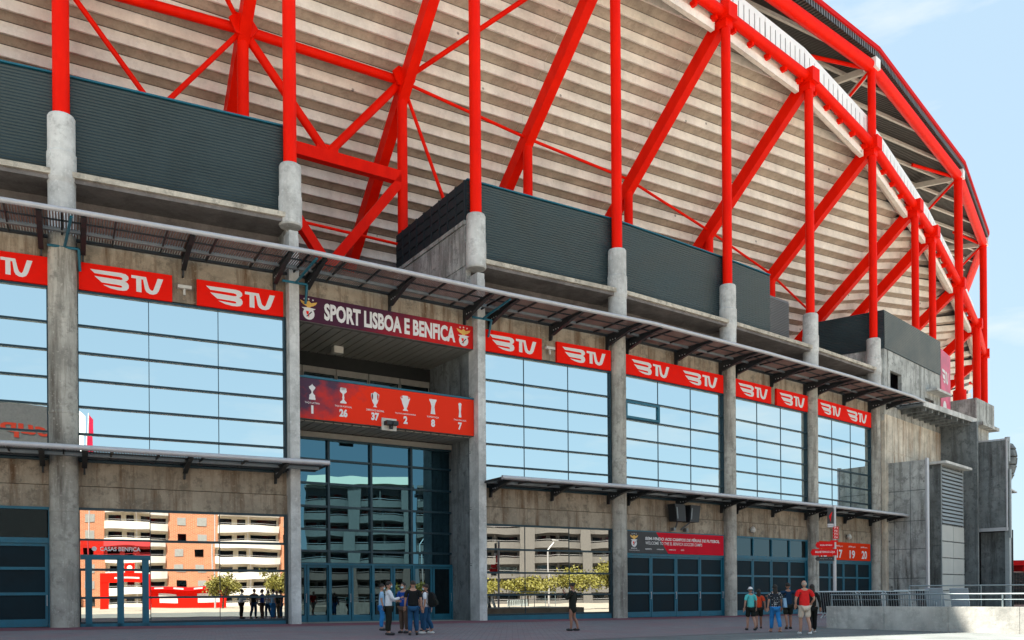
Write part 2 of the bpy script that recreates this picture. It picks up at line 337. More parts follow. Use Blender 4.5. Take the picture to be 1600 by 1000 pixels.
# ------------------------------------------------------------------ roof
mV = Vector((-.5212, .8534)); eV = Vector((.8534, .5212))
def bz(q): return 80.05-.9259*q
def row_iv(q, k, t0=.9):
    # interval of row line inside the wedge of bay k
    lo, hi = -1e3, 1e3
    a, b = P[k], P[k+1]; na, nb_ = nrm(k), nrm(k+1); ea = Vector((na.y, -na.x)); eb = Vector((nb_.y, -nb_.x))
    F, Ln, ang = fr(k); e = (b-a)/Ln; n = Vector((-e.y, e.x)); o = mV*q
    for d0, dn in (((o-a).dot(ea), eV.dot(ea)), (-(o-b).dot(eb), -eV.dot(eb)), ((o-a).dot(n)-t0, eV.dot(n))):
        if abs(dn) < 1e-6:
            if d0 < 0: return None
            continue
        s = -d0/dn
        if dn > 0: lo = max(lo, s)
        else: hi = min(hi, s)
    return (lo, hi) if hi-lo > .35 else None
def row_iv2(q, k, t0): return row_iv(q, k, t0)
RZ = 43.25
rn = [-6, -4, -2, 0, 2, 4, 6, 9, 11, 13]
for a, b in zip(rn[:-1], rn[1:]):
    A, B = P[a], P[b]; za = 42.75 if a == 4 else 43.2; zb_ = 42.75 if b == 4 else 43.2
    mb = MB(); mb.tube((A.x, A.y, za), (B.x, B.y, zb_), .46, 18); part('roof_edge_beam', mb, M_red)
    na, nb_ = nrm(a), nrm(b); Lr_ = (B-A).length
    def R(u, t, z, A=A, B=B, na=na, nb_=nb_): p = A*(1-u)+B*u; n = na*(1-u)+nb_*u; return (p.x+n.x*t, p.y+n.y*t, z)
    n_ = int(Lr_/.34) if a >= 0 else 2; m = MB()
    for i in range(n_):       # corrugated deck: alternating crests and troughs
        u0, u1, u2 = i/n_, (i+.5)/n_, (i+1)/n_
        m.add([R(u0, -.5, 43.72), R(u1, -.5, 43.72), R(u1, 40, 45.0), R(u0, 40, 45.0), R(u1, -.5, 43.85), R(u2, -.5, 43.85), R(u2, 40, 45.13), R(u1, 40, 45.13)], [(0, 1, 2, 3), (4, 5, 6, 7), (1, 2, 7, 4)])
    m.add([R(0, -.6, 44.4), R(1, -.6, 44.4), R(1, 40, 45.7), R(0, 40, 45.7)], [(0, 1, 2, 3)]); part('roof_deck', m, M_deck, fix=False)
    m = MB()
    for i in range(n_):
        u0, u1, u2 = i/n_, (i+.5)/n_, (i+1)/n_
        m.add([R(u0, -.50, 43.72), R(u1, -.50, 43.72), R(u1, -.50, 44.3), R(u0, -.50, 44.3), R(u1, -.56, 43.72), R(u2, -.56, 43.72), R(u2, -.56, 44.3), R(u1, -.56, 44.3)], [(0, 1, 2, 3), (4, 5, 6, 7)])
    part('corrugated_edge', m, M_grat, fix=False)
    m = MB(); m.box(lambda s, t, z: R(s, t, z), 0, 1, -.70, -.52, 44.18, 44.52); part('roof_fascia', m, M_fasc)
for a in rn[2:]:
    F = colF(a); zc = 42.75 if a == 4 else 43.2; mb = MB(); mb.box(F, -.42, .42, -.55, .5, zc-.3, zc+.5); part('roof_node', mb, M_wpan)
    mb = MB(); mb.beam(F(0, .3, zc-.1), F(0, 7, zc+.4), .28, .5); part('roof_truss', mb, M_purl)
    mb = MB(); mb.beam(F(0, .3, zc-.4), F(0, 5.0, 39.4), .22, .32); part('roof_truss', mb, M_purl)
    for p_, q_, r_ in ((F(0, .3, zc), F(-5.5, 3.0, zc), .16), (F(0, .2, zc-.3), F(-1.0, 4.2, 38.8), .12)):
        mb = MB(); mb.tube(p_, q_, r_, 10); part('roof_brace', mb, M_red)
# purlins parallel to the seat rows
for i in range(14):
    q = 43.0+i*2.3; o = mV*q
    for k in range(3, 12):
        t = row_iv2(q, k, .3)
        if not t: continue
        lo, hi = t; A = o+eV*lo; B = o+eV*hi
        def zd(p): n = nrm(k); return 43.72+1.28/40.5*max(0, (p-P[k]).dot(n))-.14
        m = MB(); m.beam((A.x, A.y, zd(A)), (B.x, B.y, zd(B)), .22, .26); part('roof_purlin', m, M_purl)
m = MB()
for k in range(-6, 13):
    F, Ln, ang = fr(k); m.quad(F(0, 38, 20), F(Ln, 38, 20), F(Ln, 38, 45.5), F(0, 38, 45.5))
part('inner_wall', m, M_soff, fix=False)
# ------------------------------------------------------------------ seating bowl seen from below
def LIFT(k): return 0 if k < 7 else {7: .15, 8: 1.3, 9: 2.1, 10: 4.4, 11: 6.5, 12: 9, 13: 12}[k]
rest = MB()
for k in range(-6, 13):
    for j in range(34):
        q = 40.6+.838*j; z = bz(q); t = row_iv(q, k)
        if not t: continue
        if k < -2 and j % 1 == 0:
            mm = rest
        else: mm = MB()
        cs = [(0, .60), (0, 0), (.13, 0), (.17, .20), (.838, -.13), (.99, .16), (.14, .60)]
        vs = [((mV*(q+a)+eV*s).x, (mV*(q+a)+eV*s).y, z+h+lf) for s, lf in ((t[0]+.01, LIFT(k)), (t[1]-.01, LIFT(k+1))) for a, h in cs]
        mm.add(vs, [(0, 1, 2, 3, 4, 5, 6), (13, 12, 11, 10, 9, 8, 7)] + [(i, 7+i, 7+(i+1) % 7, (i+1) % 7) for i in range(7)])
        if k >= -2:
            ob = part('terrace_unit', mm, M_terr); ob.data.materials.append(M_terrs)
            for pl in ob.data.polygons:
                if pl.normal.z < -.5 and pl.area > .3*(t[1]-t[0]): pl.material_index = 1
o = part('terrace_run', rest, M_terr); o['kind'] = 'stuff'
m = MB()
for k in range(-6, 13):
    na, nb_ = nrm(k), nrm(k+1); c4 = []
    for p, n, lf in ((P[k], na, LIFT(k)), (P[k+1], nb_, LIFT(k+1))):
        for tt in (1.3, 27): w_ = p+n*tt; c4.append((w_.x, w_.y, bz(mV.dot(w_))+1.15+lf))
    m.add(c4, [(0, 2, 3, 1)])
part('terrace_backing', m, M_soff, fix=False)
# rakers and inner steel
NODE = {-2: 32.8, -1: 32.8, 0: 32.8, 1: 32.8, 2: 33.0, 3: 31.9, 4: 31.8, 5: 30.4, 6: 29.0, 7: 27.3, 8: 26.7, 9: 24.4, 10: 23.0, 11: 22}
def node(k, t=8.9, dz=0): n = nrm(k); return (P[k].x+n.x*t, P[k].y+n.y*t, NODE[k]+dz)
for k in range(-2, 12):
    n = nrm(k); zr = RING[k]-.25; zn = NODE[k]; sl_ = (zr-zn)/8.9; a = (P[k].x+n.x*.2, P[k].y+n.y*.2, zr)
    tt = 20; b = (P[k].x+n.x*tt, P[k].y+n.y*tt, bz(mV.dot(P[k]+n*tt))-1.45+LIFT(k)) if k < 9 else (P[k].x+n.x*tt, P[k].y+n.y*tt, zr-sl_*tt)
    mb = MB(); mb.beam(a, b, .62, .92); part('raker_beam', mb, M_red)
    # cleats between raker and terraces
    if 7 < k: continue
    mb = MB(); x, y, z = node(k); mb.tube((x, y, 15.5), (x, y, z-.6), .32, 14); part('inner_column', mb, M_red)
    Fc = colF(k); m2 = MB()
    cx, cy, cz = node(k); e2 = Vector((n.y, -n.x))
    if k > 2: continue
    g_ = .72
    m2.add([(cx+e2.x*u*g_-n.x*w, cy+e2.y*u-n.y*w, cz+v*g_) for w in (.35, .50) for u, v in ((-1.1, .15), (-.6, .75), (.5, .7), (.95, .1), (.5, -.75), (-.6, -.8))],
           [(0, 1, 2, 3, 4, 5), (11, 10, 9, 8, 7, 6)] + [(i, 6+i, 6+(i+1) % 6, (i+1) % 6) for i in range(6)]); part('gusset_plate', m2, M_red)
for k in range(-2, 7):
    a = node(k); b = node(k+1); mb = MB(); r = .27 if k <= 1 else .10; r = .16 if k == -1 else r
    mb.tube(a, b, r, 12); part('tie_tube', mb, M_red)
for k in (0, 1):     # K bracing
    a = Vector(node(k)); b = Vector(node(k+1)); zb_ = 27.0
    A = Vector((a.x, a.y, zb_)); B = Vector((b.x, b.y, zb_)); Mm = (A+B)/2
    mb = MB(); mb.beam(A, B, .5, .72); part('brace_beam', mb, M_red)
    r = .25 if k else .14
    for p in (a, b):
        mb = MB(); mb.tube(p, Mm+Vector((0, 0, .2)), r, 12); part('brace_tube', mb, M_red)
    lo = Vector((Mm.x, Mm.y, 20.6))
    for p, q_ in ((A, -1), (B, 1)):
        mb = MB(); mb.beam(p, lo, .5, .55); part('brace_tube', mb, M_red)
    mb = MB(); mb.tube((a.x, a.y, 22.9), (b.x, b.y, 22.9), .09, 8); part('tie_tube', mb, M_red)
    mb = MB(); mb.beam(Mm+Vector((0, 0, -.3)), Mm+Vector((0, 0, .7)), .3, 1.3, (A-B).normalized()); part('gusset_plate', mb, M_red)
for a, b, r in ((node(2), (P[3].x, P[3].y, RING[3]), .15), (node(1), (P[0].x, P[0].y, RING[0]), .13), (node(1), (P[2].x, P[2].y, RING[2]), .12)):
    if b[0] == P[2].x: continue
    mb = MB(); mb.tube(a, b, r, 10); part('brace_tube', mb, M_red)
x, y, z = node(2); mb = MB(); F2, L2, _ = fr(2); mb.tube((x, y, z), F2(3.3, 8.9, 25.0), .11, 8); part('brace_tube', mb, M_red)
# ------------------------------------------------------------------ facade walls, slabs, parapets
def bayrange(k): return fr(k)
for k in range(-6, 6):
    F, Ln, ang = fr(k)
    if k != 1:
        m = MB(); m.box(F, 0, Ln, .12, .55, 14.42, 16.75); part('upper_spandrel', m, M_conc)
        m = MB(); m.box(F, 0, Ln, .10, .55, 5.13, 6.05); m.box(F, 0, Ln, .16, .55, 6.08, 7.2)
        for q in (0, 1, 2): m.box(F, q*Ln/3+.01, (q+1)*Ln/3-.01, .085, .1, 5.14, 6.04)
        part('lower_spandrel', m, M_conc)
        # upper storey slab, soffit and ledge
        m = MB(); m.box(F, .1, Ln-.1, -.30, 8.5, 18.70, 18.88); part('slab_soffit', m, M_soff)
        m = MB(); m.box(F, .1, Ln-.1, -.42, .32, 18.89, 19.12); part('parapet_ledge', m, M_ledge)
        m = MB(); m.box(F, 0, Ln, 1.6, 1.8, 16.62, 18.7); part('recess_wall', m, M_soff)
        # corrugated parapet
        if k < 4 or k == 4:
            s0, s1 = .05, Ln-.05
            if k == 4: s1 = 5.2
            if k == 2: s0 = -.35
            m = MB(); z = 19.12; pr = []; i = 0
            while z < 23.45: pr.append((.34 if i % 2 else .30, z)); z += .068; i += 1
            for (y0, z0), (y1, z1) in zip(pr[:-1], pr[1:]): m.quad(F(s0, y0, z0), F(s1, y0, z0), F(s1, y1, z1), F(s0, y1, z1))
            m.box(F, s0, s1, .38, .46, 19.12, 23.42); part('corrugated_parapet', m, M_slate)
            m = MB(); m.box(F, s0, s1, .26, .5, 23.43, 23.50); part('parapet_cap', m, M_teal)
        if k == 4:
            m = MB(); m.box(F, 5.2, Ln, 1.8, 1.9, 19.1, 22.9)
            for i in range(30): m.box(F, 5.2, Ln, 1.74, 1.8, 19.2+.12*i, 19.26+.12*i)
            part('mesh_screen', m, M_slate2)
    else:
        m = MB(); m.box(F, .25, Ln-.2, .12, .55, 15.55, 16.75); part('upper_spandrel', m, M_conc)
        m = MB(); m.box(F, .2, Ln-.2, 9.5, 9.9, 16, 20.8); part('recess_wall', m, M_soff)
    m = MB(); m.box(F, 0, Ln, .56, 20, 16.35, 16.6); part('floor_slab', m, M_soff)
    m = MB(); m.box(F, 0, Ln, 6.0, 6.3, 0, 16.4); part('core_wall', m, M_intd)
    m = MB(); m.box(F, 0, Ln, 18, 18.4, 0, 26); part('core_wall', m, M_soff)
# side screen and wall beside the void
F = colF(2)
m = MB()
for i in range(9):
    t0 = .5+i*.95
    for j in range(4):
        m.box(F, -.42, -.36, t0+.06, t0+.89, 21.35+.53*j+.05, 21.35+.53*(j+1)-.05)
    m.box(F, -.46, -.36, t0-.06, t0+.06, 21.3, 23.45)
m.box(F, -.36, -.30, .4, 9.1, 21.3, 23.45); part('side_screen', m, M_scr)
m = MB(); m.box(F, -.50, -.30, .4, 9.1, 21.08, 21.3)
m.box(F, -.44, -.1, .4, 9.3, 18.9, 21.05); m.box(F, -.42, -.1, .4, 9.3, 16.6, 18.87); part('side_wall', m, M_tow)
F = colF(1); m = MB(); m.box(F, -.1, .15, .4, 9.3, 16.6, 21.0); part('side_wall', m, M_tow)
# ------------------------------------------------------------------ glazed bays
ROWS = [14.30, 12.86, 11.71, 10.56, 9.42, 8.27, 7.12]
COLS = {-1: (.62, 3.4, 6.2, 9.1), 0: (.58, 3.36, 6.28, 9.20), 2: (.26, 3.01, 5.98, 8.9), 3: (.56, 3.49, 6.47, 9.48), 4: (.55, 3.28, 6.05, 9.12), 5: (.58, 3.16, 5.97, 8.98)}
def pane(name, F, s0, s1, t, z0, z1, mat, parent, jit=.0016):
    a = random.uniform(-jit, jit); b = random.uniform(-jit, jit)*.6; w = (s1-s0)/2; h = (z1-z0)/2
    m = MB(); m.add([F(s0, t-a*w-b*h, z0), F(s1, t+a*w-b*h, z0), F(s1, t+a*w+b*h, z1), F(s0, t-a*w+b*h, z1)], [(0, 1, 2, 3)])
    m.add([F(s0, t+.03, z0), F(s0, t+.03, z1), F(s1, t+.03, z1), F(s1, t+.03, z0)], [(0, 1, 2, 3)])
    return part(name, m, mat, parent, fix=False)
for k, cs in COLS.items():
    F, Ln, ang = fr(k)
    m = MB()
    for z in ROWS: m.box(F, cs[0], cs[3], .02, .22, z-.045, z+.045)
    for s in cs[1:3]: m.box(F, s-.014, s+.014, .10, .2, ROWS[-1], ROWS[0])
    m.box(F, cs[0]-.10, cs[0], .0, .25, ROWS[-1], ROWS[0]+.06); m.box(F, cs[3], cs[3]+.10, .0, .25, ROWS[-1], ROWS[0]+.06)
    w = part('curtain_window', m, M_navy)
    for i in range(3):
        for j in range(6):
            if k == 3 and i == 0 and j == 1:
                m = MB(); a, b, z0, z1 = cs[0], cs[1], ROWS[2]+.05, ROWS[1]-.05
                m.box(F, a, a+.16, -.06, .12, z0, z1); m.box(F, b-.16, b, -.06, .12, z0, z1); m.box(F, a+.16, b-.16, -.06, .12, z0, z0+.14); m.box(F, a+.16, b-.16, -.06, .12, z1-.14, z1)
                part('vent_frame', m, M_teal, w); pane('glass_pane', F, a+.16, b-.16, .04, z0+.14, z1-.14, M_gup, w); continue
            pane('glass_pane', F, cs[i]+.012, cs[i+1]-.012, .13, ROWS[j+1]+.045, ROWS[j]-.045, M_gup, w)
# ground-floor mirrored windows: bay 0 and bay 2
for k, gr in ((0, (5.10, 3.78, 2.52, 1.32, .25)), (2, (5.10, 3.78, 2.52, 1.32, .25))):
    F, Ln, ang = fr(k); cs = COLS[k]; m = MB()
    for z in gr: m.box(F, cs[0], cs[3], .02, .22, z-.05, z+.05)
    for s in cs[1:3]: m.box(F, s-.014, s+.014, .10, .2, gr[-1], gr[0])
    m.box(F, cs[0]-.10, cs[0], .0, .25, -.1, 5.15); m.box(F, cs[3], cs[3]+.10, .0, .25, -.1, 5.15)
    w = part('ground_window', m, M_navy)
    m = MB(); m.box(F, cs[0], cs[3], .0, .22, -.1, .20); part('window_plinth', m, M_teal, w)
    for i in range(3):
        for j in range(4):
            if k == 0 and i == 0 and j >= 2: continue
            pane('glass_pane', F, cs[i]+.012, cs[i+1]-.012, .13, gr[j+1]+.05, gr[j]-.05, M_glo, w, .0012)
    if k == 0:
        m = MB()
        for s in (.78, 2.02, 3.02): m.box(F, s, s+.26, -.02, .2, .0, 3.0)
        m.box(F, .6, 3.36, -.02, .2, 2.95, 3.15); m.box(F, .6, 3.36, -.02, .2, -.05, .22)
        dr = part('shop_door', m, M_teal); dr['label'] = 'teal framed double glass door'
        for a, b in ((.62, .78), (1.04, 2.02), (2.28, 3.02), (3.28, 3.34)): pane('glass_pane', F, a, b, .1, .22, 2.95, M_glo, dr)
# doors with three stacked panes
def door(k, s0, s1, z1, rows, glassmat, parent=None, t=.0, z0=None, bars=1):
    F, Ln, ang = fr(k); zz = F(s0, 0, 0)[0]; zb_ = GZ(zz)+.02 if z0 is None else z0
    m = MB(); fw = .13
    m.box(F, s0+.02, s0+fw, t, t+.1, zb_, z1); m.box(F, s1-fw, s1-.02, t, t+.1, zb_, z1)
    h = (z1-zb_-.32)/rows; zs = [zb_+.32+h*i for i in range(rows+1)]
    m.box(F, s0+fw, s1-fw, t, t+.1, zb_, zb_+.32); m.box(F, s0+fw, s1-fw, t, t+.1, z1-.13, z1)
    for z in zs[1:-1]: m.box(F, s0+fw, s1-fw, t, t+.1, z-.06, z+.06)
    d = part('door', m, M_teal, parent)
    for i in range(rows):
        a = zs[i]+(.06 if i else 0); b = zs[i+1]-(.06 if i < rows-1 else .13)
        pane('door_pane', F, s0+fw, s1-fw, t+.05, a, b, glassmat, d, .002)
    m = MB(); m.tube(F(s1-.06, t-.08, 1.0), F(s1-.06, t-.08, 1.45), .018, 6); m.box(F, s1-.07, s1-.05, t-.08, t, 1.02, 1.05); m.box(F, s1-.07, s1-.05, t-.08, t, 1.4, 1.43); part('door_handle', m, M_pipe, d)
    return d
for k in (-1, 3, 4, 5):
    F, Ln, ang = fr(k); cs = COLS[k]; a, b = cs[0], cs[3]; n_ = 4; w = (b-a)/n_; zt = 3.62
    for i in range(n_): door(k, a+i*w, a+(i+1)*w, zt, 3, M_dpan, t=.12)
    m = MB(); m.box(F, a, b, .05, .25, zt, zt+.22); m.box(F, a-.1, a, .05, .25, -.2, 5.13); m.box(F, b, b+.1, .05, .25, -.2, 5.13); m.box(F, a, b, .05, .25, 5.02, 5.13)
    if k != 3:
        for i in range(1, n_): m.box(F, a+i*w-.05, a+i*w+.05, .05, .25, zt+.22, 5.02)
    tr = part('door_transom', m, M_teal)
    for i in range(n_): pane('transom_pane', F, a+i*w+.05, a+(i+1)*w-.05, .15, zt+.22, 5.02, M_gdk if k != 3 else M_dpan, tr)
# ------------------------------------------------------------------ entrance bay (between the two pilasters)
F, Ln, ang = fr(1)
m = MB(); cs = (.30, 2.80, 5.15, 7.50, 9.95)
RZS = (9.30, 8.25, 7.05, 5.88, 4.72, 3.62, 2.98)
for z in RZS: m.box(F, .3, 9.95, 2.52, 2.72, z-.05, z+.05)
for s in cs[1:4]: m.box(F, s-.06, s+.06, 2.50, 2.76, 2.98, 9.60)
w = part('entrance_glazing', m, M_navy)
for i in range(4):
    for j in range(6):
        pane('glass_pane', F, cs[i]+.06, cs[i+1]-.06, 2.66, RZS[j+1]+.05, RZS[j]-.05, M_gen, w, .0025)
m = MB(); m.box(F, .25, 9.95, 2.45, 2.8, 9.35, 9.62); part('lintel', m, M_lint)
n_ = 8; pw = (9.95-.42)/n_
for i in range(n_): door(1, .42+i*pw, .42+(i+1)*pw, 2.90, 1, M_gdk, t=2.55)
m = MB(); m.box(F, .3, 9.95, 2.45, 2.8, 2.90, 2.99)
for i in range(0, 9, 2): m.box(F, .42+i*pw-.07, .42+i*pw+.07, 2.42, 2.7, 0, 2.9)
part('door_transom', m, M_teal)
m = MB(); m.box(F, .3, 9.95, 2.4, 2.6, -.1, .06); part('door_sill', m, M_teal)
# side walls of the recess
m = MB(); m.box(F, 9.95, 10.15, .1, 7.0, -.3, 15.5)
for z in (2.9, 5.9, 8.9, 11.9): m.box(F, 9.93, 9.95, .1, 6.0, z-.02, z+.02)
part('recess_side_wall', m, M_towd)
m = MB(); m.box(F, .05, .25, .1, 7.0, -.3, 15.5); part('recess_side_wall', m, M_towd)
# timber-like metal boards on both ceilings
for (z, t0, t1) in ((14.32, .3, 4.9), (9.68, .35, 2.6)):
    nb = 20; bw = 9.7/nb
    for i in range(nb):
        m = MB(); m.box(F, .26+i*bw+.035, .26+(i+1)*bw-.035, t0, t1, z, z+.05); part('soffit_board', m, M_soffb)
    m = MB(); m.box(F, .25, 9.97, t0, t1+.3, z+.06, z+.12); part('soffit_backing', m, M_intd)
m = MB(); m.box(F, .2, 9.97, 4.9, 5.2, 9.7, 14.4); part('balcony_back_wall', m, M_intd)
m = MB(); m.box(F, .3, 9.95, .3, 5.0, 9.82, 9.92); part('balcony_floor', m, M_soff)
for i in range(5):
    a = .4+i*1.9
    m = MB(); m.box(F, a, a+1.85, 4.82, 4.9, 11.2, 11.3); m.box(F, a, a+.06, 4.82, 4.9, 11.3, 13.3); m.box(F, a+1.79, a+1.85, 4.82, 4.9, 11.3, 13.3); m.box(F, a, a+1.85, 4.8, 4.9, 13.22, 13.55)
    wd = part('balcony_window', m, M_lint); pane('window_pane', F, a+.06, a+1.79, 4.86, 11.3, 13.22, M_gdk, wd)
m = MB(); m.box(F, .28, 9.9, .02, .2, 9.72, 11.66); part('bridge_parapet', m, M_soff)
m = MB(); m.box(F, .28, 9.9, -.06, .2, 11.66, 11.74); part('parapet_cap', m, M_teal)
m = MB(); m.box(F, .28, 9.9, .02, .3, 14.32, 15.56); part('banner_backing', m, M_soff)
# small lamp under the upper ceiling, flood light on the bridge
t_ = empty('ceiling_lamp', F(3.6, 3.2, 14.1), 'small square lamp on the dark ceiling above the balcony windows', 'lamp')
m = MB(); m.box(F, 3.35, 3.85, 3.0, 3.4, 13.95, 14.3); mk('lamp_body', m, M_fix, t_)
t_ = empty('flood_light', F(4.9, -.3, 9.9), 'grey flood light box at the lower edge of the red trophy banner', 'lamp')
m = MB(); m.box(F, 4.55, 5.35, -.12, .0, 9.55, 10.15); mk('mounting_plate', m, M_fix, t_)
m = MB(); m.box(F, 4.65, 4.95, -.5, -.14, 9.78, 9.98); m.box(F, 5.0, 5.28, -.5, -.14, 9.78, 9.98); m.tube(F(4.96, -.3, 9.75), F(4.96, -.3, 9.6), .1, 8); mk('lamp_head', m, M_brk, t_)
# ------------------------------------------------------------------ canopies
def canopy(name, k0, s0, k1, s1, zt, proj, light):
    """slatted steel canopy from (bay k0, s0) to (bay k1, s1)"""
    root = part(name, MBpipe(k0, s0, k1, s1, zt, proj), M_pipe)
    return root
def off_pt(k, s, t, z):
    # mitred offset line: interpolate between column normals
    F, Ln, _ = fr(k); u = s/Ln
    if 0 <= u <= 1: n = nrm(k)*(1-u)+nrm(k+1)*u; p = P[k]*(1-u)+P[k+1]*u
    else:
        e = (P[k+1]-P[k]).normalized(); n = nrm(k) if u < 0 else nrm(k+1); p = P[k]+e*s
    return (p.x+n.x*t, p.y+n.y*t, z)
def build_canopy(bays, zt, proj, depth):
    zr = zt+.12
    for (k, s0, s1) in bays:
        F, Ln, ang = fr(k); R = lambda s, t, z, k=k: off_pt(k, s, t, z)
        m = MB(); m.tube(R(s0, -proj, zr), R(s1, -proj, zr), .11, 14); pipe = part('canopy_pipe', m, M_pipe)
        # brackets: beside both columns and in the middle
        pos = [s for s in ((.78, Ln/2, Ln-.78) if k not in (1,) else (.75, Ln/2, Ln-.75)) if s0 < s < s1]
        for s in pos:
            m = MB(); ti = .12 if depth > .5 else .1
            d = depth
            poly = [(ti, zt+.05), (ti, zt-d-.25), (-.12, zt-d-.25), (-.18, zt-d), (-proj*.35, zt-d*.62), (-proj*.7, zt-d*.18), (-proj+.1, zt-.02), (-proj+.1, zt+.06)]
            m.prismx(lambda x, t, z: R(s+x, t, z), poly, -.035, .035)
            for (t0_, z0_), (t1_, z1_) in zip(poly[3:-2], poly[4:-1]):
                a = Vector(R(s, t0_, z0_)); b = Vector(R(s, t1_, z1_)); m.beam(a, b, .2, .03)
            m.beam(Vector(R(s, .1, zt+.06)), Vector(R(s, -proj+.1, zt+.08)), .2, .03)
            br_ = part('canopy_bracket', m, M_brk)
            m = MB()
            for q in range(3):
                tq = -.35-.22*q; m.tube(R(s-.05, tq, zt-d*.55), R(s-.075, tq, zt-d*.55), .035, 6)
            mk('bolt', m, M_pipe, br_)
        # long members
        m = MB(); m.beam(R(s0, -proj*.34, zt+.03), R(s1, -proj*.34, zt+.03), .14, .10); m.beam(R(s0, -proj*.34, zt+.1), R(s1, -proj*.34, zt+.1), .04, .1); part('canopy_purlin', m, M_grat)
        m = MB(); m.beam(R(s0, -.12, zt+.03), R(s1, -.12, zt+.03), .12, .12); m.beam(R(s0, -proj*.68, zt+.05), R(s1, -proj*.68, zt+.05), .06, .06); part('canopy_purlin', m, M_brk)
        nf = max(2, int((s1-s0)/1.65)); m = MB()
        for i in range(nf+1):
            s = s0+(s1-s0)*i/nf; m.beam(R(s, -.1, zt+.05), R(s, -proj+.1, zt+.07), .06, .09)
        part('canopy_frame', m, M_brk)
        ns = int((s1-s0)/.105); m = MB()
        for i in range(ns):
            s = s0+(i+.5)*.105; m.beam(R(s, -.12, zt+.13), R(s, -proj+.12, zt+.15), .055, .022)
        o = part('canopy_slats', m, M_slat); o['kind'] = 'stuff'
build_canopy([(-2, 0, fr(-2)[1]), (-1, 0, fr(-1)[1]), (0, 0, fr(0)[1]), (1, 0, fr(1)[1]), (2, 0, fr(2)[1]), (3, 0, fr(3)[1]), (4, 0, fr(4)[1]), (5, 0, fr(5)[1]), (6, 0, 2.6)], 16.33, 3.0, .55)
build_canopy([(-2, 0, fr(-2)[1]), (-1, 0, fr(-1)[1]), (0, 0, fr(0)[1]+1.05)], 7.22, 2.2, .42)
build_canopy([(2, .15, fr(2)[1]), (3, 0, fr(3)[1]), (4, 0, fr(4)[1]), (5, 0, fr(5)[1]), (6, 0, 2.0)], 7.22, 2.2, .42)
for k in (0, 1, 2):
    F = colF(k); m = MB(); m.tube(F(.35, -2.8, 16.3), F(.1, -.55, 15.9), .06, 8); m.tube(F(-.55, -.5, 15.88), F(.62, -.5, 15.88), .06, 8); m.tube(F(.62, -.5, 15.9), F(.66, -.1, 15.1), .06, 8); part('gutter_pipe', m, M_teal)
# wall-mounted bracket lamps between the paired signs
for k, s in ((0, 4.82), (2, 4.6)):
    F, Ln, ang = fr(k); lm = empty('wall_spotlight', F(s, -.1, 15.0), 'small grey spotlight between the two red signs %s' % ('nearest the left edge column' if k == 0 else 'right of the entrance'), 'lamp')
    m = MB(); m.box(F, s-.28, s+.3, -.22, .0, 14.98, 15.12); m.tube(F(s, -.1, 14.98), F(s, -.12, 14.7), .06, 8); mk('lamp_body', m, M_fix, lm)
# ------------------------------------------------------------------ printed signs
WING = [  # winged B in a 0..100 x 0..60 box (traced shape: three swept bars joined into a B)
    [(0, 56), (60, 56.5), (68, 54.5), (73, 48.5), (73.5, 41), (70.5, 35), (66.5, 31.8), (71.5, 28), (74, 21), (73.5, 12.5), (69.5, 5.5), (62, 2.6), (52, 2.6), (38, 5.5), (24, 13.5),
     (58, 11.2), (60.5, 12.6), (61, 15.2), (59.5, 17.5), (56, 18.4), (22, 19.6), (8, 36.5), (58, 34.9), (61.5, 36.6), (62, 39.6), (60, 42.6), (56, 43.8), (8.5, 44.8)]]
TV = [[(79, 55.5), (108, 55), (113, 26), (115, 19), (119, 15), (121, 15.6), (123, 20), (131, 55.3), (142, 55), (133, 17), (129, 8), (122, 3.5), (115, 4), (108.5, 9), (105.5, 17), (102, 46.3), (98.3, 46.4), (98.8, 5.8), (88.6, 6.2), (88.4, 46.6), (79, 46.8)]]
def logo(mb, F, x0, x1, z0, z1, y):
    for poly in WING+TV: put_poly(mb, F, [(x0+(x1-x0)*px/142, z0+(z1-z0)*(pz-2)/55) for px, pz in poly], y)
def btv_sign(k, s0, s1, logos, label, z0=14.36, z1=15.52):
    F, Ln, ang = fr(k); r = empty('wall_sign', F((s0+s1)/2, -.05, z0), label, 'sign', 'red winged logo signs along the facade')
    m = MB(); m.box(F, s0, s1, -.05, .1, z0, z1); mk('sign_panel', m, M_sign, r)
    for (a, b) in logos:
        m = MB(); logo(m, F, a, b, z0+.17, z1-.22, -.056); mk('sign_logo', m, M_white, r, fix=False)
btv_sign(-1, 4.9, 9.15, [(6.0, 8.6)], 'red logo sign cut off by the left edge of the photo')
btv_sign(0, .62, 4.32, [(1.05, 3.95)], 'red winged logo sign right of the thick leftmost column')
btv_sign(0, 5.36, 9.18, [(5.75, 8.8)], 'red winged logo sign ending at the entrance left pilaster')
btv_sign(2, .28, 4.12, [(.75, 3.75)], 'red winged logo sign starting at the entrance right pilaster')
btv_sign(2, 5.13, 8.95, [(5.5, 8.55)], 'red winged logo sign left of the column beside the framed vent window')
btv_sign(3, .60, 9.50, [(1.1, 4.35), (5.6, 8.9)], 'long red sign with two logos above the framed vent window')
btv_sign(4, .60, 4.72, [(1.0, 4.3)], 'red winged logo sign, left one of the small pair before the last bay')
btv_sign(4, 5.36, 9.2, [(5.7, 8.8)], 'red winged logo sign, right one of the small pair before the last bay')
btv_sign(5, .66, 9.0, [(1.2, 4.2), (5.1, 8.3)], 'farthest long red sign with two logos above the last glass bay')
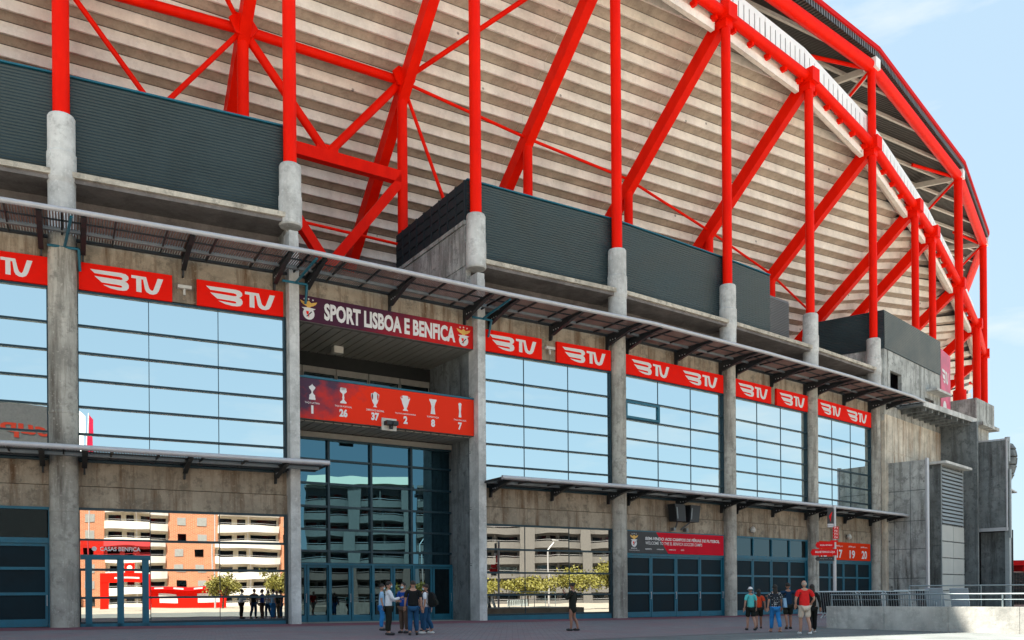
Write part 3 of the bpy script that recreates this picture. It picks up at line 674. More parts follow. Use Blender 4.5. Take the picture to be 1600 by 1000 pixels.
def crest(F, cx, cz, h, y, root, shadow=False):
    """stars, gold eagle and round shield"""
    m = MB()
    for i, dx in enumerate((-.2, 0, .2)):
        pts = [(cx+dx*h+.055*h*(1 if j % 2 == 0 else .42)*sin(pi*j/5), cz+(.93-(.02 if dx else 0))*h+.055*h*(1 if j % 2 == 0 else .42)*cos(pi*j/5)) for j in range(10)]
        put_poly(m, F, pts, y)
    mk('crest_stars', m, M_white, root, fix=False)
    e = [(-.40, .84), (-.26, .80), (-.12, .76), (-.05, .82), (0, .86), (.05, .82), (.12, .76), (.26, .80), (.40, .84), (.34, .72), (.22, .64), (.10, .60), (.06, .52), (-.06, .52), (-.10, .60), (-.22, .64), (-.34, .72)]
    m = MB(); put_poly(m, F, [(cx+a*h, cz+b*h) for a, b in e], y); mk('crest_eagle', m, M_gold, root, fix=False)
    m = MB(); sh_ = [(cx+.27*h*cos(a)*(1.0), cz+.27*h+.27*h*sin(a)) for a in [2*pi*i/24 for i in range(24)]]; put_poly(m, F, sh_, y)
    put_poly(m, F, [(cx-.33*h, cz+.52*h), (cx-.2*h, cz+.44*h), (cx+.2*h, cz+.44*h), (cx+.33*h, cz+.52*h), (cx+.12*h, cz+.54*h), (cx-.12*h, cz+.54*h)], y-.002); mk('crest_shield', m, M_white, root, fix=False)
    m = MB(); put_poly(m, F, [(cx-.13*h, cz+.38*h), (cx+.02*h, cz+.38*h), (cx-.02*h, cz+.24*h), (cx-.09*h, cz+.22*h)], y-.004); put_poly(m, F, [(cx-.03*h, cz+.2*h), (cx+.03*h, cz+.2*h), (cx, cz+.08*h)], y-.004); mk('crest_field', m, M_sign, root, fix=False)
    m = MB(); put_poly(m, F, [(cx-.12*h, cz+.14*h), (cx-.08*h, cz+.12*h), (cx+.16*h, cz+.36*h), (cx+.12*h, cz+.39*h)], y-.006); mk('crest_sash', m, M_black, root, fix=False)
F, Ln, ang = fr(1)
bn = empty('entrance_banner', F(5, 0, 14.34), 'long dark red banner with large white club name above the main entrance', 'banner')
m = MB(); m.box(F, .28, 9.9, -.02, .02, 14.34, 15.54); mk('banner_panel', m, M_ban1, bn)
m = MB(); put_text(m, F, 'SPORT LISBOA E BENFICA', 1.62, 8.82, 14.52, 15.34, -.03, .042); mk('banner_lettering', m, M_white, bn, fix=False)
crest(F, .85, 14.42, 1.05, -.03, bn); crest(F, 9.32, 14.42, 1.05, -.03, bn)
bn = empty('trophy_banner', F(5, 0, 9.72), 'red and purple banner with six white trophies over the entrance doors', 'banner')
m = MB(); m.box(F, .28, 9.9, -.05, .02, 9.74, 11.64); mk('banner_panel', m, M_ban2, bn)
def sym(half): return [(-x, z) for x, z in half] + [(x, z) for x, z in reversed(half)]
TR = [sym([(.0, 1.0), (.03, .93), (.12, .86), (.22, .8), (.2, .7), (.1, .6), (.05, .52), (.05, .42), (.12, .34), (.2, .28), (.19, .2), (.22, .1), (.22, 0)]),
      sym([(0, .84), (.14, .86), (.17, 1.0), (.22, .95), (.22, .84), (.25, .78), (.18, .68), (.07, .62), (.05, .5), (.08, .36), (.05, .26), (.12, .16), (.23, .08), (.22, 0)]),
      sym([(0, 1.0), (.09, .97), (.12, .88), (.2, .9), (.3, .86), (.3, .7), (.26, .5), (.16, .26), (.08, .17), (.08, .1), (.15, 0)]),
      sym([(0, 1.0), (.18, 1.0), (.2, .95), (.34, .92), (.37, .8), (.3, .68), (.22, .45), (.1, .15), (.1, .1), (.2, .05), (.2, 0)]),
      sym([(0, 1.0), (.3, 1.0), (.28, .9), (.2, .78), (.12, .5), (.15, .25), (.19, 0), (.03, 0), (.01, .5)]),
      sym([(0, 1.0), (.1, .97), (.14, .88), (.1, .78), (.1, .6), (.07, .4), (.09, .2), (.12, 0)])]
tx = [(.98, '1', 'TAÇA LATINA'), (2.55, '26', 'TAÇA DE PORTUGAL'), (4.22, '37', 'CAMPEONATO NACIONAL'), (5.88, '2', 'TAÇA DOS CAMPEÕES EUROPEUS'), (7.45, '8', 'SUPERTAÇA'), (9.05, '7', 'TAÇA DA LIGA')]
m = MB(); m2 = MB(); m3 = MB()
for (s, num, nm), tr in zip(tx, TR):
    h = .76; mi = MB(); put_poly(mi, F, [(s+x*h*.95, 10.64+z*h) for x, z in tr], -.058); mk('trophy_print', mi, M_white, bn, fix=False)
    w = .012*len(nm)+.19; mc = MB(); put_text(mc, F, nm, s-w*1.15, s+w*1.15, 10.43, 10.53, -.058, .012); mk('banner_caption', mc, M_white, bn, fix=False)
    w = .055 if num == '1' else .115*len(num)-.02*(len(num) > 1); mn = MB(); put_text(mn, F, num, s-w, s+w, 9.98, 10.37, -.058, .05); mk('banner_number', mn, M_white, bn, fix=False)
pass
m = MB()      # gaps in the looped handles
for s, xx, zz_, rx, rz in ((4.22, .19, .62, .055, .2), (5.88, .25, .8, .045, .075)):
    for sg in (-1, 1): put_poly(m, F, [(s+(sg*xx+rx*cos(a))*.78, 10.64+(zz_+rz*sin(a))*.82) for a in [2*pi*i/12 for i in range(12)]], -.06)
mk('handle_gaps', m, M_ban2, bn, fix=False)
# welcome banner (bay 3)
F, Ln, ang = fr(3)
bn = empty('welcome_banner', F(5, 0, 3.95), 'black and red welcome banner with a crest above the closed teal doors', 'banner')
m = MB(); m.box(F, .62, 9.42, -.03, .03, 3.78, 5.06); mk('banner_panel', m, plain('banner_red', (.62, .008, .025), .7, var=.12, vscale=.5, spec=.1), bn)
m = MB(); put_poly(m, F, [(.62, 3.78), (4.15, 3.78), (3.1, 5.06), (.62, 5.06)], -.034); mk('banner_dark_field', m, M_black, bn, fix=False)
crest(F, 1.2, 4.12, .85, -.04, bn)
m = MB(); put_text(m, F, 'BEM-VINDO AOS CAMPOS DE FÉRIAS DE FUTEBOL', 2.15, 9.0, 4.57, 4.80, -.04, .03, .15); put_text(m, F, 'WELCOME TO THE SL BENFICA SOCCER CAMPS', 2.15, 7.3, 4.30, 4.49, -.04, .01, .15)
put_text(m, F, 'BENFICA', .95, 1.45, 4.0, 4.08, -.04, .01); put_text(m, F, 'CAMPOS DE FÉRIAS', .75, 1.65, 3.9, 3.96, -.04, 0)
for a, b, w_ in ((2.15, 2.7, 'RESPEITO'), (3.15, 3.75, 'SUPERAÇÃO'), (4.2, 4.85, 'AMBIÇÃO'), (5.3, 5.6, 'JOGO')): put_text(m, F, w_, a, b, 3.98, 4.07, -.04, .02)
mk('banner_lettering', m, M_white, bn, fix=False)
# gate number sign (bay 5)
F, Ln, ang = fr(5)
bn = empty('gate_sign', F(5, 0, 3.8), 'orange red sign with white gate numbers above the last teal doors', 'sign')
m = MB(); m.box(F, .62, 8.75, -.03, .04, 3.78, 5.12); mk('sign_panel', m, plain('gate_orange', (.70, .035, .004), .75, var=.06, spec=.1), bn)
m = MB()
for s, num in ((1.6, '16'), (3.9, '17'), (5.85, '19'), (7.75, '20')):
    put_text(m, F, num, s-.42, s+.42, 3.92, 4.55, -.036, .03); put_text(m, F, 'porta', s-.55, s+.02, 4.74, 4.9, -.036, .02); put_text(m, F, 'gate', s+.1, s+.5, 4.74, 4.87, -.036, 0)
mk('sign_lettering', m, M_white, bn, fix=False)
# shop name film on the first ground window
F, Ln, ang = fr(0)
bn = empty('shop_fascia', F(2, 0, 3.2), 'dark red glass shop fascia with white lettering over the mirrored door', 'sign')
m = MB(); m.box(F, .6, 3.34, -.02, .06, 3.16, 3.74); mk('fascia_panel', m, glass('red_film_glass', (.45, .05, .055), .0016, .6), bn)
m = MB(); put_text(m, F, 'CASAS BENFICA', 1.35, 2.95, 3.32, 3.5, -.026, .02); put_poly(m, F, [(1.13+.1*cos(a), 3.41+.1*sin(a)) for a in [2*pi*i/12 for i in range(12)]], -.026); mk('fascia_lettering', m, M_white, bn, fix=False)
# loudspeakers under the lower canopy, bay 3
F, Ln, ang = fr(3)
for i, s in enumerate((4.6, 5.75)):
    r = empty('loudspeaker', F(s, -.5, 5.6), 'black outdoor loudspeaker above the welcome banner, %s' % ('the one nearer the entrance' if i == 0 else 'tilted outward, with a clamp below'), 'loudspeaker', 'pair of loudspeakers under the canopy')
    m = MB(); tl = .12*(1 if i else -1); G = lambda x, y, z, s=s, tl=tl: F(s+x+tl*(z-5.6), y, z)
    m.prism(G, [(-.42, 5.75), (.42, 5.75), (.46, 6.8), (-.46, 6.8)], -.75, -.15); mk('cabinet', m, M_brk, r)
    m = MB(); m.box(G, -.40, -.30, -.80, -.76, 5.9, 6.6); mk('grille_trim', m, M_grat, r)
    m = MB(); m.tube(F(s, -.4, 5.75), F(s-(.4 if i else -.4)*.8, .1, 5.3), .05, 8); m.box(F, s-.1, s+.1, -.2, .1, 5.2, 5.4); mk('mount', m, M_grat, r)
for k, s, lb in ((4, 2.4, 'round grey wall lamp above the plain teal doors'), (5, 5.2, 'round grey wall lamp above the orange gate sign')):
    F, Ln, ang = fr(k); r = empty('wall_lamp', F(s, -.1, 5.5), lb, 'lamp'); m = MB()
    m.lathe(F(s, -.12, 0)[:2], [(.02, 5.35), (.16, 5.42), (.2, 5.55), (.14, 5.72), (.03, 5.8)], 12); mk('lamp_body', m, M_fix, r)
# ------------------------------------------------------------------ tower and blocks at the right end
def dirF(o, e):
    e = Vector(e).normalized(); n = Vector((-e.y, e.x))
    return lambda s, t, z: (o[0]+e.x*s+n.x*t, o[1]+e.y*s+n.y*t, z)
C = Vector((29.75, 70.6)); D = Vector((38.6, 79.7)); Ld = (D-C).length
Ft = dirF(C, D-C)
TW = empty('stair_tower', (C.x, C.y, 0), 'grey concrete stair tower with a slate parapet right of the last glass bay', 'tower')
def tp(name, mb, mat, parent=TW, **k): return mk(name, mb, mat, parent, **k)
def corr(F, s0, s1, t, z0, z1):
    m = MB(); z = z0; i = 0; pr = []
    while z < z1: pr.append((t+(.04 if i % 2 else 0), z)); z += .068; i += 1
    for (y0, za), (y1, zb_) in zip(pr[:-1], pr[1:]): m.quad(F(s0, y0, za), F(s1, y0, za), F(s1, y1, zb_), F(s0, y1, zb_))
    return m
m = corr(Ft, 0, Ld, -.06, 20.75, 23.8); m.box(Ft, 0, Ld, .02, .2, 20.75, 23.8); tp('slate_parapet', m, M_slate)
Fr = dirF((25.3, 73.9), (C.x-25.3, C.y-73.9)); Lr = hypot(C.x-25.3, C.y-73.9)
m = corr(Fr, 0, Lr, -.06, 20.75, 23.8); m.box(Fr, 0, Lr, .02, .2, 20.75, 23.8); tp('slate_parapet', m, M_slate)
m = MB(); m.box(Ft, 0, 1.2, 0, .3, 16.3, 20.73); m.box(Ft, 3.6, 8.9, 0, .3, 16.3, 20.73); m.box(Ft, 11.0, Ld, 0, .3, 16.3, 20.73); m.box(Ft, 1.2, 3.6, 0, .3, 19.2, 20.73); m.box(Ft, 8.9, 11.0, 0, .3, 18.2, 20.73)
m.box(Ft, .02, Ld, .012, .3, 15.5, 16.32); tp('upper_wall', m, M_tow)
m = MB(); m.box(Fr, 0, Lr-.02, 0, .3, 19.0, 20.73); m.box(Fr, 0, 3.6, 0, .3, 15, 19.0); m.box(Fr, 4.6, Lr-.02, 0, .3, 15, 19); tp('upper_wall', m, M_tow)
m = MB(); m.box(Ft, .4, Ld-.2, 2.4, 2.6, 15, 20.6); m.box(Ft, .3, Ld-.3, .3, 2.5, 20.5, 20.6); tp('inner_wall', m, M_towd)
m = MB(); m.box(Ft, 9.2, 12.9, -.9, 0, 18.75, 18.95); tp('balcony_slab', m, M_stub)
m = MB()
for i in range(8): m.box(Ft, 9.0+i*.24, 9.1+i*.24, .25, .3, 16.4, 18.2)
tp('window_grille', m, M_grat)
# slab canopy continuing the steel one
A0 = Vector((33.2, 71.2)); A1 = Vector((41.2, 78.6)); Fs = dirF(A0, A1-A0); Ls = (A1-A0).length
m = MB(); m.box(Fs, -.3, Ls, 0, 3.6, 16.25, 16.5); m.box(Fs, -.3, Ls, 3.6, 5.0, 16.35, 16.5)
for i in range(8): m.box(Fs, .5+i*1.3, .75+i*1.3, .15, 4.0, 15.95, 16.25)
tp('slab_canopy', m, M_towd)
m = MB(); m.box(Fs, -.3, Ls+.05, -.08, 0, 16.2, 16.62); tp('slab_edge', m, M_stub)
# pale wall below the slab and its joints
m = MB()
bw = 1.18; nbw = int((Ld-.6)/bw)
for i in range(nbw):
    s = .3+i*bw; m.box(Ft, s+.03, s+bw-.03, -.03, .0, 12.62, 15.5); m.box(Ft, s+.03, s+bw-.03, -.03, .0, 8.5, 12.56)
m.box(Ft, 0, Ld, .005, .3, -.3, 15.5); tp('pale_wall', m, M_towl)
nd = Vector((.72, -.69)).normalized()
Fd = dirF((D.x, D.y), nd)       # wall coming out at the far end
m = MB(); m.box(Fd, -.2, 3.0, 0, .4, -.3, 16.2); m.box(Fd, .9, 1.0, -.04, 0, 9, 16.2); m.box(Fd, 0, 3.0, -.03, 0, 12.55, 12.62); tp('return_wall', m, M_towd)
# gap beside last column
m = MB(); m.box(dirF((29.2, 71.2), (.72, .69)), -.3, .9, .6, .8, -.3, 15.5); tp('recess_wall', m, M_intd)
# fin wall carrying the end of the lower canopy
Ff = dirF((29.75, 71.45), nd)
m = MB(); zz_ = [-.3, 2.4, 4.7, 6.9, 9.3, 11.65]
for z0, z1 in zip(zz_[:-1], zz_[1:]):
    for a, b in ((0, 1.05), (1.05, 2.3), (2.3, 3.45)): m.box(Ff, a+.03, b-.03, 0, .35, z0+.03, z1-.03)
tp('fin_wall', m, M_tow); m = MB(); m.box(Ff, .02, 3.43, .03, .32, -.3, 11.6); tp('fin_core', m, M_towd)
m = MB(); m.box(Ff, 3.45, 3.6, -.04, .38, -.3, 11.75); tp('edge_trim', m, M_pipe)
# louvre tower
Lo = Vector((35.1, 72.5)); Fl = dirF(Lo, (.695, .719)); 
m = MB()
for i in range(9): m.box(Fl, .0, .06, 0, 2.2, -.3+i*1.35+.035, -.3+(i+1)*1.35-.035)
m.box(Fl, .04, 5.5, .05, 2.2, -.3, 11.7); m.box(Fl, 5.3, 5.6, .0, 2.2, 6.9, 11.72); tp('vent_shaft', m, M_towd)
for i in range(15):
    z = 6.95+i*.31; m = MB(); m.prismx(Fl, [(0.04, z), (-.10, z), (-.02, z+.2), (0.04, z+.24)], .15, 5.25); tp('louvre_slat', m, M_louv)
m = MB(); m.box(Fl, .1, 5.3, .042, .048, 6.9, 11.6); tp('louvre_back', m, M_intd)
for j in range(5):
    for i in range(2):
        m = MB(); a = .05+i*2.75; z0 = .05+j*1.36; m.box(Fl, a+.02, a+2.7, -.05, .0, z0+.03, z0+1.3)
        for q in range(11): m.box(Fl, a+.02, a+2.7, -.068, -.05, z0+.08+q*.115, z0+.13+q*.115)
        tp('vent_panel', m, M_lpan)
m = MB(); m.box(Fl, -.5, 6.0, -.6, 2.3, 11.75, 11.95); tp('vent_roof', m, M_stub)
m = MB(); m.box(Fl, -.04, .04, -.06, .0, 0, 11.7); m.box(Fl, 5.26, 5.32, -.06, 0, 0, 11.7); tp('edge_trim', m, M_louv)
# hanging block further on
B0 = Vector((41.2, 79.2)); Fb = dirF(B0, nd); Fb2 = dirF(B0+nd*2.7, (.6, .8))
BL = empty('hanging_block', (B0.x, B0.y, 0), 'grey concrete block hanging over a dark base at the far right end', 'building')
m = MB()
for z0, z1 in ((6.9, 9.5), (9.5, 11.4), (11.4, 14.55)): m.box(Fb, .08, 2.7, 0, .8, z0+.02, z1-.02)
m.box(Fb, .1, 2.68, .03, .78, 6.9, 14.5); mk('block_wall', m, M_towd, BL)
m = MB(); m.box(Fb, -.06, .08, -.06, .1, 6.9, 16.4); m.box(Fb, 2.68, 2.78, -.06, .1, 6.6, 14.6); m.box(Fb, 0, 2.8, -.1, .1, 6.6, 6.9); m.box(Fb, -.05, 2.8, -.1, .05, 14.55, 14.65); mk('edge_trim', m, M_pipe, BL)
m = MB()
for i in range(6): m.box(Fb, .2, 2.4, 1.5, 2.2, -.3+i*1.15+.02, .85+i*1.15-.02)
m.box(Fb, .22, 2.38, 1.52, 2.18, -.3, 6.6); mk('base_wall', m, M_towd, BL)
m = MB(); m.box(Fb, -1.2, 2.55, 2.3, 2.6, -.3, 6.8); mk('base_back', m, M_intd, BL)
m = MB(); m.box(Fb, -.5, -.1, 1.0, 1.4, -.3, 6.6); mk('base_post', m, M_louv, BL)
m = MB(); m.box(Fb, 2.4, 2.75, .6, 1.2, -.3, 7.2); m.box(Fb, 2.75, 2.9, .5, .8, 6, 12); mk('corner_pipe', m, M_louv, BL)
# curved louvre drum
m = MB(); cx, cy = 44.95, 81.4
pr = [(.25, 10.5), (.7, 11.2), (1.05, 12.0), (1.25, 12.8), (1.3, 13.5), (1.2, 14.2), (.95, 14.8)]
for (r0, z0), (r1, z1) in zip(pr[:-1], pr[1:]): m.lathe((cx, cy), [(r0, z0+.05), (r0+.03, z0+.08), (r1+.03, z1-.08), (r1, z1-.05)], 20)
m.lathe((cx, cy), [(.2, 10.5), (.9, 12.5), (.9, 14.75)], 16)
dm = empty('vent_drum', (cx, cy, 0), 'curved dark louvred drum behind the hanging block at the skyline', 'vent'); mk('drum_slats', m, M_towd, dm)
m = MB(); m.tube((cx-.25, cy-1.5, 13.0), (cx-.25, cy-1.5, 15.2), .22, 10); mk('vent_pipe', m, M_louv, dm)
lb = empty('louvre_box', (46.3, 81.5, 0), 'narrow louvred box with a tilted lid, last piece before the sky', 'vent')
Fx = dirF((44.7, 80.6), (.8, .6)); m = MB(); m.box(Fx, 0, 1.1, 0, 2, 6.8, 10.4); m.box(Fx, .3, .8, .2, 2, 0, 6.8); mk('box_body', m, M_towd, lb)
m = MB(); m.prism(Fx, [(-.3, 10.6), (1.6, 10.3), (1.6, 10.4), (-.3, 10.8)], -.5, 2.1); mk('box_lid', m, M_stub, lb)
m = MB()
for i in range(9): m.box(Fx, .12, .95, -.06, 0, 7.0+i*.36, 7.2+i*.36)
mk('louvre_slats', m, M_louv, lb)
# far stair box with sign at the skyline
Fg = dirF((38.75, 79.85), (.62, .78)); m = MB(); m.box(Fg, 0, 3.6, 0, .2, 16.4, 23.2)
sg = empty('corner_sign', Fg(1.5, 0, 20), 'faded pink logo sign behind the far corner steel', 'sign'); mk('sign_panel', m, plain('faded_pink', (.62, .10, .17), .5, var=.35, vscale=.6), sg)
m = MB(); logo(m, Fg, .3, 2.7, 20.3, 21.5, -.02); put_poly(m, Fg, [(1.3+.7*cos(a), 18+.7*sin(a)) for a in [2*pi*i/16 for i in range(16)]], -.02); mk('sign_logo', m, M_white, sg, fix=False)
m = MB(); Fq = dirF((42.6, 83.6), (.695, .719)); m.box(Fq, 0, 5.4, -1.2, 3.0, 17.2, 19.4); m.box(Fq, 0.4, 5.6, -1.6, 3.0, 16.9, 17.2); m.box(Fq, .5, 5, -.8, 3, 5, 16.9); mk('corner_block', m, M_tow, BL)
# body mass behind the right side
m = MB(); m.box(dirF((46, 92), (.6, .8)), 0, 18, 1, 40, -.5, 18); tp('rear_mass', m, M_towd)
# ------------------------------------------------------------------ low wall, platform, rails, barriers
LW = dirF((12.75, 36.0), (4.8, -5.5))
w = MB()
for i in range(8):
    w.box(LW, i*2.4+(.008 if i else 0), (i+1)*2.4-.008, 0, .32, -.5, .76)
w.box(LW, .02, 19.1, .02, .30, -.5, .75)
tag(mk('low_wall', w, M_wall, off=(12.75, 36, 0)), 'low pale concrete wall with rails running to the right edge', 'wall')
w = MB(); w.box(LW, .3, 34, .33, 12, -.5, .32); tag(mk('raised_platform', w, M_road), None, None, kind='structure')
M_rail = plain('rail_steel', (.20, .25, .27), .5, .3, var=.12)
rl = empty('handrail', (12.75, 36, .76), 'pale steel handrail standing on the low concrete wall', 'railing')
m = MB(); m.tube(LW(.1, .16, 1.22), LW(19, .16, 1.22), .028, 8); m.tube(LW(.1, .16, 1.02), LW(19, .16, 1.02), .016, 6); mk('rail', m, M_rail, rl)
for s in (.15, 2.3, 4.5, 6.6, 8.8, 11, 13.5, 16):
    m = MB(); m.tube(LW(s, .16, .76), LW(s, .16, 1.22), .028, 8); mk('post', m, M_rail, rl)
rl = empty('handrail', (20, 39, .3), 'second steel rail behind the leaning grey boards', 'railing')
m = MB(); R2 = dirF((17.6, 39.3), (1, -.12)); m.tube(R2(0, 0, 1.58), R2(12, 0, 1.58), .03, 8); m.tube(R2(0, 0, .95), R2(12, 0, .95), .02, 8); mk('rail', m, M_rail, rl)
for s in (0, 3, 6, 9, 12): m = MB(); m.tube(R2(s, 0, .3), R2(s, 0, 1.58), .03, 8); mk('post', m, M_rail, rl)
# crowd barrier: tube frame with bars, built once and copied
def barrier_proto():
    r = empty('crowd_barrier', (0, 0, 0)); m = MB(); W2, H = 1.1, 1.08
    pts = [(-W2, .12), (-W2, H-.12), (-W2+.12, H), (W2-.12, H), (W2, H-.12), (W2, .12), (-W2, .12)]
    for a, b in zip(pts[:-1], pts[1:]): m.tube((a[0], 0, a[1]), (b[0], 0, b[1]), .021, 8)
    mk('barrier_frame', m, M_bar, r)
    m = MB()
    for i in range(1, 19): x = -W2+i*2*W2/19; m.tube((x, 0, .12), (x, 0, H-.005), .008, 5, cap=False)
    mk('barrier_bars', m, M_bar, r)
    for x in (-.75, .75): m = MB(); m.beam((x, -.3, .02), (x, .3, .02), .05, .03); m.beam((x, 0, .02), (x, 0, .14), .04, .04, (1, 0, 0)); mk('barrier_foot', m, M_bar, r)
    return r
bp_ = barrier_proto(); first = True
def place_barrier(loc, rz, tilt, label):
    global first
    if first: o = bp_; first = False
    else:
        o = bp_.copy(); COL.objects.link(o)
        for ch in bp_.children: c = ch.copy(); COL.objects.link(c); c.parent = o
    o.location = loc; o.rotation_euler = (tilt, 0, rz); tag(o, label, 'barrier', 'crowd barriers stored behind the low wall'); return o
az = atan2(-5.5, 4.8)
bl = ['crowd barrier leaning outermost in the dark stack beside the low wall end', 'crowd barrier leaning second in the stack beside the signpost', 'crowd barrier leaning behind the sign post foot', 'crowd barrier leaning in the stack, white card on it',
      'crowd barrier leaning last in the dark stack', 'crowd barrier standing upright right of the dark stack']
for i, (x, y, z, rz, tl, ty) in enumerate([(13.75, 37.5, .32, -.62, .34, 0), (14.0, 37.8, .34, -.62, .34, 0), (14.75, 37.25, .32, -.62, .34, 0), (15.0, 37.6, .34, -.62, .34, 0), (15.75, 37.1, .32, -.62, .34, 0), (16.95, 37.4, .30, -.1, 0, 0)]):
    b_ = place_barrier((x, y, z), rz, tl, bl[i]); b_.rotation_euler = (tl, ty, rz); b_.scale = (.82, 1, 1)
for i in range(9):
    place_barrier((26+i*2.3, 35.0-i*.9, -.25), -.37, 0, 'crowd barrier %s in the row that runs on past the right edge' % ['first', 'second', 'third', 'fourth', 'fifth', 'sixth', 'seventh', 'eighth', 'last'][i])
def board(loc, w_, h_, rot, mat, name, label, cat, group=None):
    m = MB(); G = lambda x, y, z: (x, y, z); m.box(G, -w_/2, w_/2, -.02, .02, 0, h_); o = mk(name, m, mat); o.location = loc; o.rotation_euler = rot
    m = MB(); m.box(G, -w_/2, w_/2, .021, .05, h_*.45, h_*.5); c = mk('board_batten', m, M_bar, o, off=(0, 0, 0)); tag(o, label, cat, group); return o
for i, (x, y, w_) in enumerate(((13.8, 37.62, 1.3), (14.8, 37.4, 1.3), (15.75, 37.25, 1.0))):
    board((x, y, .40), w_, .98, (.34, 0, -.62), M_black, 'leaning_mat', ('black rubber infill mat in the leaning stack, nearest the low wall end', 'black rubber infill mat in the middle of the leaning stack', 'narrow black infill mat at the right of the leaning stack')[i], 'mat', 'black mats')
board((17.95, 37.5, .3), .72, 1.24, (.34, 0, -.75), M_barp, 'grey_board', 'flat grey board leaning on the rail, the left one', 'board', 'grey boards')
board((18.95, 37.4, .3), .72, 1.22, (.34, 0, -.75), M_barp, 'grey_board', 'flat grey board leaning on the rail, the right one', 'board', 'grey boards')
board((17.45, 37.6, .3), .4, 1.1, (-.2, -.1, -.2), M_black, 'leaning_mat', 'black mat just left of the two grey boards', 'mat', 'black mats')
board((15.5, 36.95, .6), .16, .7, (.34, 0, -.62), M_white, 'white_card', 'white card stuck in the stack of leaning barriers', 'card')
# sign post
sp = empty('sign_post', (14.55, 40, .3), 'white signpost with red direction arrows before the last doors', 'signpost')
m = MB(); m.tube((14.55, 40, .3), (14.55, 40, 5.25), .075, 12); mk('pole', m, M_pipe, sp)
G = lambda x, y, z: (14.55+x, 39.86+y, z)
for a, b, z0, z1, mt in ((-.9, -.06, 3.32, 3.58, M_fasc), (-1.12, .06, 2.98, 3.27, M_fasc), (-.92, -.08, 2.74, 2.93, M_black), (-.26, .1, 3.58, 3.66, M_fasc)):
    m = MB(); m.prism(G, [(a, (z0+z1)/2), (a+.07, z1), (b, z1), (b, z0), (a+.07, z0)], -.02, .02); ar = mk('direction_arrow', m, mt, sp)
    if b-a > .5: m = MB(); put_text(m, G, 'MUSEU ESTÁDIO' if z0 > 3.3 else ('BILHETEIRAS LOJA' if z0 > 2.9 else 'PORTA 18'), a+.2, b-.1, z0+.09, z1-.09, -.026, .01); mk('arrow_lettering', m, M_white, ar, fix=False)
m = MB()
for q in range(4): m.box(G, -.11, .13, -.03, .03, 3.72+.14*q+.008, 3.72+.14*(q+1)-.008)
mk('number_plate', m, M_fasc, sp)
m = MB()
for q, tx_ in enumerate(('P4', 'P3', 'P2', 'P1')): put_text(m, G, tx_, -.06, .08, 3.755+.14*q, 3.83+.14*q, -.036, .01)
mk('plate_lettering', m, M_white, sp, fix=False)
m = MB(); m.box(G, -.36, -.08, -.02, .02, 4.4, 5.1); m.box(G, -.36, -.08, .1, .12, 5.1, 5.14); mk('hanging_flag', m, M_black, sp)
m = MB(); put_poly(m, G, [(-.14, 4.95), (-.3, 4.75), (-.22, 4.48), (-.2, 4.7)], -.026); mk('flag_print', m, M_fasc, sp, fix=False)
m = MB(); m.box(G, -.36, -.08, -.025, .02, 4.34, 4.4); m.tube(G(-.34, 0, 4.28), G(-.1, 0, 4.28), .05, 8); mk('flag_weight', m, M_pipe, sp)

# ------------------------------------------------------------------ surroundings across the plaza (seen mirrored in the glass)
def wallmat_brick():
    m, t, b = newmat('orange_brick'); b.inputs['Roughness'].default_value = .85
    c = N(t, 'ShaderNodeTexCoord'); br = N(t, 'ShaderNodeTexBrick', i_Scale=1.0, i_Mortar_Size=.02, i_Brick_Width=.6, i_Row_Height=.22)
    br.inputs['Color1'].default_value = (.52, .20, .10, 1); br.inputs['Color2'].default_value = (.42, .16, .08, 1); br.inputs['Mortar'].default_value = (.55, .36, .26, 1)
    mp = N(t, 'ShaderNodeMapping'); mp.inputs['Rotation'].default_value = (radians(90), 0, 0); t.links.new(c.outputs['Object'], mp.inputs[0]); t.links.new(mp.outputs[0], br.inputs['Vector'])
    t.links.new(br.outputs[0], b.inputs['Base Color']); return m
M_brick = wallmat_brick(); M_cream = plain('cream_render', (.62, .56, .44), .8, var=.08); M_balc = plain('white_balcony', (.72, .69, .66), .7, var=.05)
M_wing = plain('shutter_grey', (.30, .31, .31), .5, var=.1); M_wdk = glass('far_window_glass', (.10, .12, .13), 0, rough=.05); M_greyb = plain('grey_render', (.14, .135, .13), .8, var=.12)
M_darkb = plain('dark_cladding', (.06, .055, .055), .5, var=.2); M_leaf = plain('leaf_green', (.16, .15, .02), .6, var=.5, vscale=2); M_bark = plain('bark', (.10, .07, .05), .9, var=.3)
